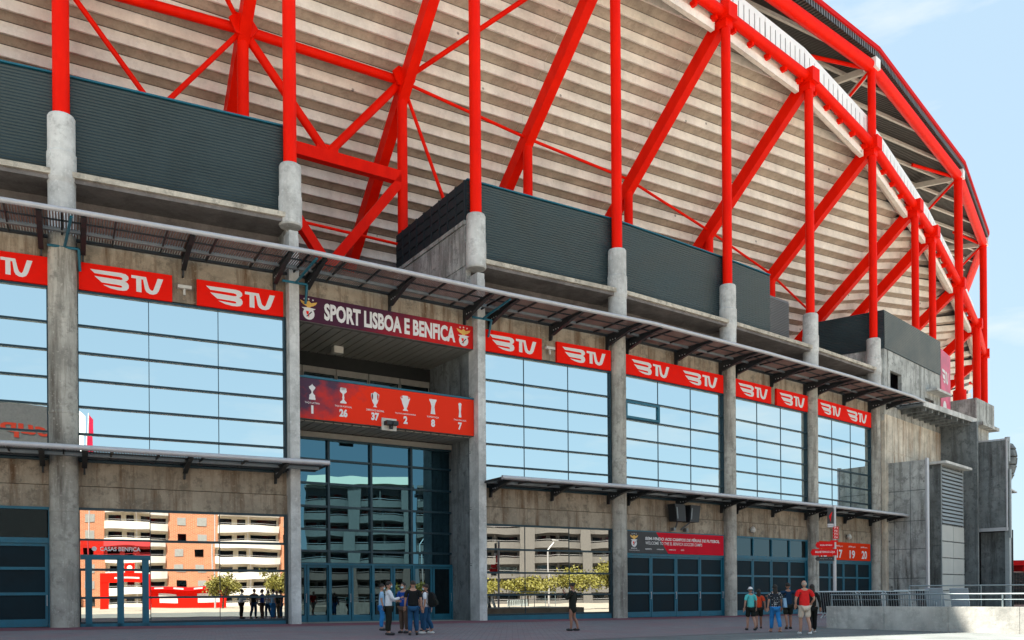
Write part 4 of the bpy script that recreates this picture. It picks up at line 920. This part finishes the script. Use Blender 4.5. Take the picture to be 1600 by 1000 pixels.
def apartment(o, hd, mods, floors, label, wallm, balm, fh=3.05, z0=-1.2, roof=None):
    e = (cos(radians(hd)), sin(radians(hd))); F = dirF(o, e); Lt = sum(w for _, w in mods)   # front faces +t
    r = empty('apartment_building', (o[0], o[1], z0), label, 'apartment building'); H = floors*fh+1.0
    m = MB(); m.box(F, 0, Lt, -14, 0, z0, z0+H); mk('core_wall', m, wallm, r)
    s = 0
    for typ, w in mods:
        if typ == 'brick':
            m = MB(); m.box(F, s, s+w, 0, .6, z0, z0+H+.6); mk('brick_wall', m, M_brick, r)
            for f in range(floors):
                for q in (.28, .68):
                    m = MB(); z = z0+f*fh+1.2; m.box(F, s+w*q-.8, s+w*q+.8, .6, .68, z, z+1.5); mk('shutter', m, M_wing if (f+int(q*10)) % 3 else M_wdk, r)
        elif typ == 'balc':
            for f in range(floors):
                z = z0+f*fh; pts = [(s+w*u, 1.1+1.7*sin(pi*u)**.8) for u in [i/10 for i in range(11)]]
                m = MB(); n = len(pts)
                for (a, ta), (b, tb) in zip(pts[:-1], pts[1:]):
                    m.add([F(a, ta, z+.0), F(b, tb, z+.0), F(b, tb, z+1.35), F(a, ta, z+1.35), F(a, 0, z), F(b, 0, z)], [(0, 1, 2, 3), (0, 4, 5, 1)])
                m.quad(F(s, 0, z), F(s, 1.1, z), F(s, 1.1, z+1.15), F(s, 0, z+1.15)); m.quad(F(s+w, 0, z), F(s+w, 1.1, z), F(s+w, 1.1, z+1.15), F(s+w, 0, z+1.15))
                mk('balcony', m, balm, r, fix=False)
                for u0, u1 in ((.06, .26), (.34, .46), (.56, .96)):
                    m = MB(); m.box(F, s+w*u0, s+w*u1, .0, .05, z+.5, z+2.55); mk('window', m, M_wdk, r)
                m = MB(); m.tube(F(s+w*.5, 1.9, z+1.15), F(s+w*.5, 1.9, z+fh), .12, 6); mk('balcony_post', m, balm, r)
                m = MB(); m.add([F(a, ta-.1, z+1.62) for a, ta in pts]+[F(a, ta-.1, z+1.68) for a, ta in pts], [(i, i+1, n+i+1, n+i) for i in range(n-1)]); mk('balcony_rail', m, M_pipe, r, fix=False)
                m = MB(); m.box(F, s+w*.46, s+w*.54, .0, .5, z, z+fh); mk('balcony_fin', m, wallm, r)
        elif typ == 'bar':
            m = MB(); m.box(F, s, s+w, 0, 1.4, z0, z0+H); mk('pier', m, balm, r)
        s += w
    m = MB(); m.box(F, -.4, Lt+.4, -14.5, 1.2, z0+H, z0+H+.5); rf = mk('roof', m, balm, r)
    if roof:
        m = MB(); m.prismx(lambda x, t, z: F(x, t, z), [(2, z0+H+.5), (-6, z0+H+3.2), (-14, z0+H+.5)], 0, Lt); mk('pitched_roof', m, M_cream, r)
    return r
apartment((37, -93), 32.5, [('balc', 9), ('brick', 8), ('balc', 11), ('brick', 9), ('balc', 12), ('brick', 6)], 8, 'orange brick apartment block with curved white balconies mirrored in the left window', M_cream, M_balc)
apartment((92, -57), 46, [('balc', 8), ('bar', 2), ('balc', 8)], 6, 'low grey apartment block between brick block and stepped block', M_greyb, M_greyb)
apartment((106, -42), 56, [('balc', 9), ('bar', 2.5), ('balc', 9), ('bar', 2)], 8, 'grey apartment block with cream pitched roof mirrored in the entrance glass', M_darkb, M_greyb, roof=True)
apartment((119.5, -22), 60, [('balc', 11), ('bar', 3), ('balc', 10), ('bar', 2), ('balc', 10)], 8, 'grey apartment block with wavy balconies mirrored right of the entrance', M_greyb, M_greyb)
M_flag = plain('flag_cloth', (.34, .01, .035), .8, var=.2, spec=.1); M_shopr = plain('shop_letter_red', (.22, .02, .01), .7, var=.1, spec=.1)
st = empty('supermarket', (20, -78, 0), 'low dark retail building mirrored at the left photo edge', 'shop')
Fk = dirF((-25, -80), (1, .05)); m = MB(); m.box(Fk, 0, 56, -20, 0, -1, 33); m.box(Fk, 30, 36, -20, -1, 33, 34.5); mk('shop_wall', m, M_darkb, st)
m = MB(); put_text(m, Fk, 'supermercado', 55, 26, 27.4, 30.2, .05, .03); mk('shop_lettering', m, M_shopr, st, fix=False)
m = MB(); m.box(Fk, 30, 36, -1, .1, -1, 33.1); mk('shop_pier', m, M_greyb, st)
for i, (x, y, h_) in enumerate(((9.1, -16.3, 22.5), (10.1, -15.7, 21.0), (10.8, -15.1, 20.6))):
    fm = empty('flag_mast', (x, y, -.2), 'tall flag mast mirrored at the left edge of the big window, %s' % ('tallest' if i == 0 else ('middle one' if i == 1 else 'slimmest')), 'flag mast', 'flag masts on the plaza')
    m = MB(); m.tube((x, y, -.2), (x, y, h_), .07, 8); mk('pole', m, M_pipe, fm)
    m = MB(); m.prism(lambda a, b, c, x=x, y=y: (x+a*.8, y+b+a*.6, c), [(.05, h_-.2), (.75-.15*i, h_-.7), (.85-.15*i, h_-4.4), (.45, h_-6.6), (.05, h_-6.2)], -.02, .02); mk('flag', m, M_flag if i != 1 else M_white, fm)
kk = empty('fan_kiosk', (42, -43, 0), 'long low red sales kiosk out on the sunny plaza', 'kiosk')
Fk = dirF((37.2, -46.2), (8.4, 5.3)); m = MB(); m.box(Fk, 0, 11, -3, 0, -.6, 2.5); mk('kiosk_body', m, M_sign, kk)
m = MB(); m.box(Fk, -.2, 11.4, -3.2, .5, 2.5, 2.95); mk('kiosk_roof', m, M_fasc, kk)
m = MB(); m.box(Fk, 1.2, 3.6, .0, .03, .4, 1.9); m.box(Fk, 6.6, 9.8, 0, .03, .5, 2.0); mk('kiosk_poster', m, M_white, kk)
m = MB()
for i in range(4): m.box(Fk, .6+i*2.7, 1.9+i*2.7, .5, .53, 2.62, 2.82)
mk('kiosk_lettering', m, M_white, kk)
gt = empty('entrance_arch', (34, -48, 0), 'red arch with a round crest before the brick block', 'arch')
Fk = dirF((31.2, -49.6), (8.4, 5.3)); m = MB(); m.box(Fk, 0, 1.1, -1, 0, -.6, 4.8); m.box(Fk, 6.0, 6.8, -1, 0, -.6, 4.8); m.box(Fk, 0, 6.8, -1, .04, 3.6, 5.0); mk('arch_frame', m, M_sign, gt)
m = MB(); put_poly(m, Fk, [(4.0+.75*cos(a), 5.8+.75*sin(a)) for a in [2*pi*i/20 for i in range(20)]], .03); m.box(Fk, 3.3, 4.7, -.4, 0, 5.0, 6.5); mk('arch_crest', m, M_sign, gt, fix=False)
m = MB(); m.box(Fk, 1.8, 5.4, .05, .07, 4.1, 4.35); put_poly(m, Fk, [(4.0+.4*cos(a), 5.8+.4*sin(a)) for a in [2*pi*i/16 for i in range(16)]], .06); mk('arch_lettering', m, M_white, gt, fix=False)
def tree(x, y, h, w, label, seed):
    rnd = random.Random(seed); r = empty('tree', (x, y, GZ(x)), label, 'tree', 'round trees on the plaza')
    m = MB(); m.tube((x, y, GZ(x)), (x+.1, y, h*.45), .16, 8, .1)
    for i in range(6): a = rnd.uniform(0, 6.28); m.tube((x+.1, y, h*.4), (x+cos(a)*w*.3, y+sin(a)*w*.3, h*.75), .07, 6, .03)
    mk('trunk', m, M_bark, r); m = MB()
    cl = [(rnd.gauss(0, .24)*w, rnd.gauss(0, .24)*w, h*.66+rnd.gauss(0, .13)*h) for i in range(26)]
    for i in range(2600):
        c = rnd.choice(cl); p = Vector((x+c[0]+rnd.gauss(0, .09)*w, y+c[1]+rnd.gauss(0, .09)*w, c[2]+rnd.gauss(0, .07)*h)); u = Vector((rnd.gauss(0, 1), rnd.gauss(0, 1), rnd.gauss(0, 1))).normalized()*.16; v = u.orthogonal().normalized()*.11
        m.add([p-u, p+v, p+u, p-v], [(0, 1, 2, 3)])
    mk('crown', m, M_leaf, r, fix=False)
for i, (x, y, h, w) in enumerate([(40.5, -33, 4.6, 4.2), (46.6, -29, 4.8, 4), (51, 17.5, 3.4, 5), (55.5, 22.5, 3.6, 5.5), (60, 27, 4.6, 6), (64, 31, 5.6, 6), (52.5, -8, 5, 5)]):
    tree(x, y, h, w, ['round tree behind the red kiosk by the lamp mast', 'round tree at the end of the red kiosk', 'low round tree nearest the railing', 'wide round tree left of the floodlight pole', 'wide round tree right of the floodlight pole', 'tallest round tree beyond the railing', 'lone round tree in front of the grey block'][i], 30+i)
for x, y, h, lb in ((42.8, -38.5, 16, 'tall curved lamp mast by the red kiosk'), (57.5, 24.5, 8, 'white lamp pole among the round trees'), (60, 12, 10, 'thin white lamp pole before the wavy balconies')):
    r = empty('street_lamp', (x, y, -.4), lb, 'street lamp'); m = MB(); m.tube((x, y, -.5), (x, y, h*.85), .13, 10, .09); m.tube((x, y, h*.85), (x+.9, y+.6, h), .08, 8); mk('pole', m, M_pipe, r)
    m = MB(); m.box(lambda a, b, c: (x+a, y+b, c), .6, 1.6, .3, .8, h, h+.15); mk('lamp_head', m, M_pipe, r)
# far red kiosk right of the hanging block
fk = empty('far_kiosk', (52.5, 92, 0), 'small far kiosk with a red roof at the right photo edge', 'kiosk')
Fk = dirF((50.2, 89), (1, -.2)); m = MB(); m.box(Fk, 0, 9, 0, 4, -.5, 3.3); mk('kiosk_wall', m, plain('pink_wall', (.55, .36, .32), .7), fk)
m = MB(); m.box(Fk, -.3, 9.3, -.6, 4.2, 3.9, 4.4); m.box(Fk, .9, 9.3, -.3, 4, 3.3, 3.9); mk('kiosk_roof', m, M_fasc, fk)
m = MB()
for i in range(8): m.box(Fk, .1+i*.14, .18+i*.14, -.1, 0, 0, 3.2)
for i in range(8): m.box(Fk, 0, 1.4, -.16, -.1, .2+i*.4, .3+i*.4)
mk('kiosk_fence', m, M_brk, fk)
# ------------------------------------------------------------------ people
M_skin = plain('skin', (.42, .22, .15), .55, var=.08); M_skin2 = plain('skin_tan', (.30, .14, .09), .55, var=.08); M_hair = plain('dark_hair', (.02, .014, .01), .7, var=.2); M_hairg = plain('grey_hair', (.34, .27, .22), .7, var=.1)
M_mask = plain('face_mask', (.50, .68, .72), .8, var=.05); M_shoe = plain('white_shoe', (.62, .62, .60), .6); M_shoed = plain('dark_shoe', (.02, .02, .022), .6)
CM = {n: plain('cloth_'+n, c, .85, var=.18, vscale=5, spec=.15) for n, c in dict(lightblue=(.30, .48, .66), white=(.68, .70, .74), blue=(.012, .06, .28), black=(.012, .013, .013), jeans=(.02, .075, .16), bluejeans=(.03, .20, .48), brown=(.10, .065, .05),
      dark=(.018, .02, .016), teal=(.10, .50, .48), red=(.62, .02, .02), orange=(.6, .06, .02), beige=(.55, .46, .38), navy=(.010, .03, .065), khaki=(.12, .10, .07)).items()}
def dots():
    m, t, b = newmat('polka_cloth'); c = N(t, 'ShaderNodeTexCoord'); v = N(t, 'ShaderNodeTexVoronoi', i_Scale=17.0, i_Randomness=.25); t.links.new(c.outputs['Object'], v.inputs['Vector'])
    o = mix2(t, (.7, .7, .68), (.012, .016, .025), ramp(t, v.outputs['Distance'], .26, .33)); t.links.new(o, b.inputs['Base Color']); b.inputs['Roughness'].default_value = .85; return m
CM['polka'] = dots()
def skinned(name, verts, edges, radii, sub=2, root=0):
    me = bpy.data.meshes.new(name); me.from_pydata(verts, edges, []); ob = bpy.data.objects.new(name, me); COL.objects.link(ob)
    md = ob.modifiers.new('s', 'SKIN'); md.use_smooth_shade = True; md.branch_smoothing = .3
    for i, r in enumerate(radii): sv = me.skin_vertices[0].data[i]; sv.radius = r if isinstance(r, tuple) else (r, r); sv.use_root = (i == root)
    sb = ob.modifiers.new('d', 'SUBSURF'); sb.levels = sub; sb.render_levels = sub
    dg = bpy.context.evaluated_depsgraph_get(); dg.update(); m2 = bpy.data.meshes.new_from_object(ob.evaluated_get(dg))
    vs = [tuple(v.co) for v in m2.vertices]; fs = [tuple(p.vertices) for p in m2.polygons]
    bpy.data.objects.remove(ob); bpy.data.meshes.remove(me); bpy.data.meshes.remove(m2); return vs, fs
def chain(spec):
    """spec: list of (name, parent, (x,y,z), radius)"""
    idx = {}; v = []; e = []; r = []
    for n, p, co, rad in spec:
        idx[n] = len(v); v.append(co); r.append(rad)
        if p: e.append((idx[p], idx[n]))
    return v, e, r
def head_mesh(mb, c, s, bald):
    nu, nv = 16, 12; vs = []
    for j in range(nv+1):
        th = pi*j/nv
        for i in range(nu):
            ph = 2*pi*i/nu; x = sin(th)*cos(ph)*.078; y = sin(th)*sin(ph)*.098; z = cos(th)*.118
            if z < 0: x *= 1+z*2.2; y *= (1+z*1.2)
            d = math.exp(-((x/.018)**2+((z+.005)/.03)**2)) if y > 0 else 0; y += .024*d          # nose
            d = sum(math.exp(-(((x-q)/.015)**2+((z-.02)/.012)**2)) for q in (-.032, .032)) if y > 0 else 0; y -= .010*d   # eye sockets
            d = math.exp(-((x/.025)**2+((z+.055)/.008)**2)) if y > 0 else 0; y += .006*d
            vs.append((c[0]+x*s, c[1]+y*s, c[2]+z*s))
    fs = [(j*nu+i, j*nu+(i+1) % nu, (j+1)*nu+(i+1) % nu, (j+1)*nu+i) for j in range(nv) for i in range(nu)]
    mb.add(vs, fs, True)
    for q in (-1, 1):   # ears
        vs = []; 
        for j in range(5):
            for i in range(8):
                th = pi*j/4; ph = 2*pi*i/8; vs.append((c[0]+(q*.079+sin(th)*cos(ph)*.010)*s, c[1]+(-.005+sin(th)*sin(ph)*.020)*s, c[2]+(cos(th)*.032)*s))
        mb.add(vs, [(j*8+i, j*8+(i+1) % 8, (j+1)*8+(i+1) % 8, (j+1)*8+i) for j in range(4) for i in range(8)], True)
def blob(mb, c, r, n=12, zmin=-1., squash=None):
    vs = []; nv = 9
    for j in range(nv+1):
        th = pi*j/nv
        for i in range(n):
            ph = 2*pi*i/n; x, y, z = sin(th)*cos(ph), sin(th)*sin(ph), cos(th); z = max(z, zmin); vs.append((c[0]+x*r[0], c[1]+y*r[1], c[2]+z*r[2]))
    mb.add(vs, [(j*n+i, j*n+(i+1) % n, (j+1)*n+(i+1) % n, (j+1)*n+i) for j in range(nv) for i in range(n)], True)
def person(x, y, h, face, label, top, bottom, group, skin=None, hair='short', hairm=None, sleeve='short', legs='long', shoe=None, mask=False, arms=None, stride=.0, cap=None, skirt=False, lean=0., build=1.):
    skin = skin or M_skin; hairm = hairm or M_hair; shoe = shoe or M_shoed
    r = empty('person', (x, y, GZ(x)+.006), label, 'person', group); r.rotation_euler = (0, 0, radians(face)); k = h/1.75
    S_ = lambda p: (p[0]*k, p[1]*k, p[2]*k)
    arms = arms or {}; sw = {-1: stride, 1: -stride}
    def leg(q):
        st = sw[q]; return (q*.095, 0, .90), (q*.10, .02+st*.35, .49), (q*.105, -.02+st*.62-(.10 if st < 0 else 0), .09+(.05 if st < -.1 else 0)), (q*.125, .13+st*.62-(.08 if st < 0 else 0), .03+(.0 if st < -.1 else 0))
    def arm(q):
        a = arms.get(q)
        if a: return a
        st = -sw[q]; return (q*.25, -.02+st*.15, 1.14), (q*.275, .05+st*.35, .90)
    # body
    sp = [('pel', None, (0, 0, .95), (.135*build, .10)), ('wai', 'pel', (0, .0, 1.10), (.125*build, .09)), ('che', 'wai', (0, lean*.5, 1.30), (.15*build, .10)), ('nkb', 'che', (0, lean, 1.45), (.075, .07)), ('nk', 'nkb', (0, .01+lean, 1.54), (.052, .055))]
    for q in (-1, 1):
        a, b, c, d = leg(q); sp += [('hip%d' % q, 'pel', a, .095), ('kn%d' % q, 'hip%d' % q, b, .062), ('cf%d' % q, 'kn%d' % q, ((b[0]+c[0])/2, (b[1]+c[1])/2-.02, (b[2]+c[2])/2+.06), .058), ('an%d' % q, 'cf%d' % q, c, .040), ('to%d' % q, 'an%d' % q, d, .038)]
        e_, w_ = arm(q); sp += [('sh%d' % q, 'nkb', (q*.175*build, lean, 1.405), .062), ('el%d' % q, 'sh%d' % q, e_, .042), ('wr%d' % q, 'el%d' % q, w_, .028)]
    spk = [(n, p, S_(c), tuple(v*k for v in rad) if isinstance(rad, tuple) else rad*k) for n, p, c, rad in sp]
    vs, fs = skinned('b', *chain(spk)); body = MB(); body.add(vs, fs, True)
    # hands: palm, four fingers and thumb
    for q in (-1, 1):
        e_, w_ = (Vector(v)*k for v in arm(q)); d = (w_-e_).normalized(); side = d.cross(Vector((q, 0, .2))).normalized(); nrm_ = d.cross(side)
        pm = w_+d*.055*k; body.beam(w_-d*.01*k, w_+d*.10*k, .035*k, .085*k, side.cross(d)) 
        for i, (o_, l_) in enumerate(((-.032, .065), (-.011, .078), (.011, .074), (.032, .058))):
            a = w_+d*.095*k+side*o_*k; b = a+(d+nrm_*.25*q).normalized()*l_*.55*k; c = b+(d+nrm_*.8*q).normalized()*l_*.45*k
            body.tube(a, b, .0095*k, 6, .0085*k); body.tube(b, c, .0085*k, 6, .007*k)
        a = w_+d*.035*k+side*.04*k; b = a+(d*.7+side*.7).normalized()*.045*k; body.tube(a, b, .011*k, 6, .0095*k); body.tube(b, b+(d+side*.2).normalized()*.03*k, .0095*k, 6, .008*k)
    hc = Vector((0, .025+lean*1.2, 1.64))*k; head_mesh(body, hc, k*1.0, hair == 'bald'); bo = mk('body', body, skin, r, off=(0, 0, 0))
    m = MB()
    for q in (-1, 1): blob(m, hc+Vector((q*.03, .088, .02))*k, (.011*k, .006*k, .006*k), 8)
    mk('eyes', m, M_shoed, bo, off=(0, 0, 0))
    # top garment
    sp = [('wai', None, (0, 0, 1.0), (.155*build, .12)), ('che', 'wai', (0, lean*.5, 1.28), (.165*build, .115)), ('nkb', 'che', (0, lean, 1.44), (.085, .075))]
    if skirt: sp = [('hem', None, (0, 0, .62), (.215, .17)), ('pel', 'hem', (0, 0, .92), (.165, .13)), ('che', 'pel', (0, lean*.5, 1.28), (.165, .115)), ('nkb', 'che', (0, lean, 1.44), (.085, .075))]
    else: sp = [('hem', None, (0, 0, .90), (.155*build, .12))]+[(n, 'hem' if n == 'wai' else p, c, rr) for n, p, c, rr in sp]
    for q in (-1, 1):
        e_, w_ = arm(q); s0 = Vector((q*.175*build, lean, 1.40)); E_ = Vector(e_); W_ = Vector(w_)
        sp.append(('sh%d' % q, 'nkb', tuple(s0), .080))
        if sleeve == 'short': sp.append(('sl%d' % q, 'sh%d' % q, tuple(s0.lerp(E_, .78)), .066))
        elif sleeve == 'long': sp += [('sl%d' % q, 'sh%d' % q, tuple(E_), .058), ('cu%d' % q, 'sl%d' % q, tuple(E_.lerp(W_, .93)), .042)]
    spk = [(n, p, S_(c), tuple(v*k for v in rad) if isinstance(rad, tuple) else rad*k) for n, p, c, rad in sp]
    vs, fs = skinned('t', *chain(spk)); m = MB(); m.add(vs, fs, True); mk('shirt' if not skirt else 'coat', m, CM[top], r, off=(0, 0, 0))
    if not skirt:
        sp = [('pel', None, (0, 0, .93), (.148*build, .115))]
        for q in (-1, 1):
            a, b, c, d = leg(q); A_, B_, C_ = Vector(a), Vector(b), Vector(c); sp += [('h%d' % q, 'pel', tuple(A_+Vector((0, 0, -.03))), .108)]
            if legs == 'long': sp += [('k%d' % q, 'h%d' % q, tuple(B_), .086), ('m%d' % q, 'k%d' % q, tuple((B_+C_)/2+Vector((0, -.02, .06))), .082), ('a%d' % q, 'm%d' % q, tuple(B_.lerp(C_, .93)), .070)]
            elif legs == 'short': sp += [('k%d' % q, 'h%d' % q, tuple(A_.lerp(B_, .5)), .106), ('a%d' % q, 'k%d' % q, tuple(A_.lerp(B_, .92)), .100)]
        spk = [(n, p, S_(c), tuple(v*k for v in rad) if isinstance(rad, tuple) else rad*k) for n, p, c, rad in sp]
        vs, fs = skinned('t', *chain(spk)); m = MB(); m.add(vs, fs, True); mk('trousers' if legs == 'long' else 'shorts', m, CM[bottom], r, off=(0, 0, 0))
    for q in (-1, 1):
        a, b, c, d = leg(q); C_ = Vector(c)*k; D_ = Vector(d)*k; mid = (C_+D_)/2; m = MB(); zz = min(C_.z, D_.z)
        blob(m, (mid.x, mid.y-.015*k, max(.045*k, zz)), (.05*k, .145*k, .055*k), 12, -.72); mk('shoe', m, shoe, r, off=(0, 0, 0))
    m = MB()
    if hair == 'short': blob(m, hc+Vector((0, -.016, .028))*k, (.088*k, .104*k, .108*k), 14, -.35)
    elif hair == 'long': blob(m, hc+Vector((0, -.02, .028))*k, (.092*k, .108*k, .108*k), 14, -.35); blob(m, hc+Vector((0, -.065, -.11))*k, (.088*k, .05*k, .19*k), 12)
    elif hair == 'bun': blob(m, hc+Vector((0, -.016, .028))*k, (.088*k, .104*k, .108*k), 14, -.35); blob(m, hc+Vector((0, -.11, .08))*k, (.045*k,)*3, 10)
    elif hair == 'bald': blob(m, hc+Vector((0, -.02, .0))*k, (.083*k, .092*k, .085*k), 14, -.6)
    mk('hair', m, hairm, r, off=(0, 0, 0))
    if cap:
        m = MB(); blob(m, hc+Vector((0, -.01, .045))*k, (.096*k, .112*k, .095*k), 14, -.1); m.box(lambda a, b, c: (a*k, b*k, c*k), -.06, .06, .10, .19, hc.z/k+.035, hc.z/k+.045); mk('cap', m, cap, r, off=(0, 0, 0))
    if mask:
        m = MB(); blob(m, hc+Vector((0, .060, -.045))*k, (.058*k, .05*k, .045*k), 12); mk('face_mask', m, M_mask, r, off=(0, 0, 0))
    return r
G1 = 'people talking in front of the main entrance'; G2 = 'family walking along the low wall'
person(-4.95, 33.7, 1.76, -80, 'man in light blue shirt and blue jeans at the left of the talking group', 'lightblue', 'bluejeans', G1, mask=True)
person(-4.15, 29.8, 1.80, -70, 'man in white long sleeved shirt and dark trousers holding something out', 'white', 'dark', G1, sleeve='long', arms={1: ((.22, .12, 1.16), (.14, .36, 1.22)), -1: ((-.24, .05, 1.15), (-.10, .30, 1.12))}, mask=True)
person(-3.82, 31.3, 1.78, 150, 'man in royal blue polo, brown trousers and face mask', 'blue', 'brown', G1, mask=True, arms={1: ((.26, .02, 1.16), (.12, .24, 1.15))}, build=1.1)
person(-3.62, 32.4, 1.70, 200, 'man in dark shirt hidden between the blue polo and the black shirt', 'dark', 'khaki', G1, hair='bald', hairm=M_skin2)
person(-3.33, 29.9, 1.82, 6, 'broad man in black shirt and jeans seen from behind', 'black', 'jeans', G1, build=1.22, stride=-.10)
person(-3.17, 32.2, 1.72, 160, 'person with face mask and dark top at the back of the group', 'navy', 'jeans', G1, mask=True)
bk = person(-2.98, 30.8, 1.72, 78, 'man in white t-shirt and white trainers wearing a backpack', 'white', 'jeans', G1, mask=True, shoe=M_shoe, arms={1: ((.24, .10, 1.14), (.10, .30, 1.18))}, stride=.12)
# backpack hung on the last man's back
bp2 = empty('backpack', (-2.98, 30.8, 1.0), 'black backpack worn by the man in the white t-shirt', 'backpack'); a_ = radians(78)
Gb = lambda x, y, z: (-2.98+x*cos(a_)-y*sin(a_), 30.8+x*sin(a_)+y*cos(a_), z-.02)
m = MB(); m.prismx(Gb, smooth_closed([(-.11, .98), (-.11, 1.42), (-.2, 1.46), (-.32, 1.34), (-.36, 1.1), (-.32, .94), (-.2, .92)], 1), -.15, .15); mk('bag_body', m, CM['black'], bp2)
m = MB(); m.prismx(Gb, [(-.36, 1.0), (-.34, 1.2), (-.40, 1.16), (-.42, 1.02)], -.11, .11); mk('bag_pocket', m, CM['dark'], bp2)
m = MB()
for q in (-.11, .11): m.beam(Gb(q, -.12, 1.40), Gb(q, .04, 1.50), .04, .015); m.beam(Gb(q, .04, 1.50), Gb(q, .14, 1.30), .04, .015); m.beam(Gb(q, .14, 1.30), Gb(q, -.1, 1.02), .04, .015)
mk('bag_strap', m, CM['black'], bp2)
person(2.28, 33.4, 1.80, 60, 'lone woman in a long black coat with bare legs looking at her phone', 'dark', 'dark', 'people alone', mask=True, skirt=True, sleeve='long', hair='bun', skin=M_skin2, arms={-1: ((-.22, .12, 1.15), (-.06, .30, 1.38))}, stride=.06)
person(9.14, 34.0, 1.64, 8, 'boy in turquoise t-shirt, black shorts and white cap', 'teal', 'dark', G2, legs='short', cap=M_white, stride=.18, skin=M_skin)
person(9.95, 35.8, 1.58, -10, 'girl in bright red t-shirt walking beside the boy in turquoise', 'orange', 'dark', G2, legs='short', hair='long', stride=-.3, skin=M_skin2)
person(9.60, 32.4, 1.72, 0, 'woman in polka dot blouse and blue jeans with long brown hair', 'polka', 'bluejeans', G2, hair='long', sleeve='short', stride=.25, shoe=M_skin, build=1.12)
person(10.95, 35.2, 1.82, 0, 'man in navy t-shirt and black shorts with his arm around the woman', 'navy', 'dark', G2, legs='short', skin=M_skin2, arms={-1: ((-.45, .0, 1.34), (-.72, -.05, 1.28)), 1: ((.45, .02, 1.40), (.66, .05, 1.38))}, stride=-.12)
person(9.98, 30.3, 1.84, 3, 'bald man in red t-shirt and beige shorts at the front', 'red', 'beige', G2, legs='short', hair='bald', hairm=M_hairg, stride=.16, shoe=M_shoe, build=1.18, arms={-1: ((-.30, -.04, 1.15), (-.27, .06, .96)), 1: ((.33, -.02, 1.16), (.26, .10, 1.0))})
person(10.62, 31.4, 1.72, -6, 'woman all in black with white trainers beside the bald man', 'black', 'black', G2, hair='long', shoe=M_shoe, stride=-.22, sleeve='long', skin=M_skin2)
# handbag of the polka dot woman
hb = empty('handbag', (9.95, 32.4, .9), 'pale blue handbag at the hip of the polka dot woman', 'handbag'); m = MB(); m.box(lambda a, b, c: (9.90+a+.12*(1.3-c), 32.4+b, c), -.05, .05, -.12, .14, .78, 1.12); mk('bag_body', m, CM['lightblue'], hb)
m = MB(); m.beam((9.93, 32.4, 1.1), (9.72, 32.4, 1.42), .02, .02); mk('bag_strap', m, CM['dark'], hb)
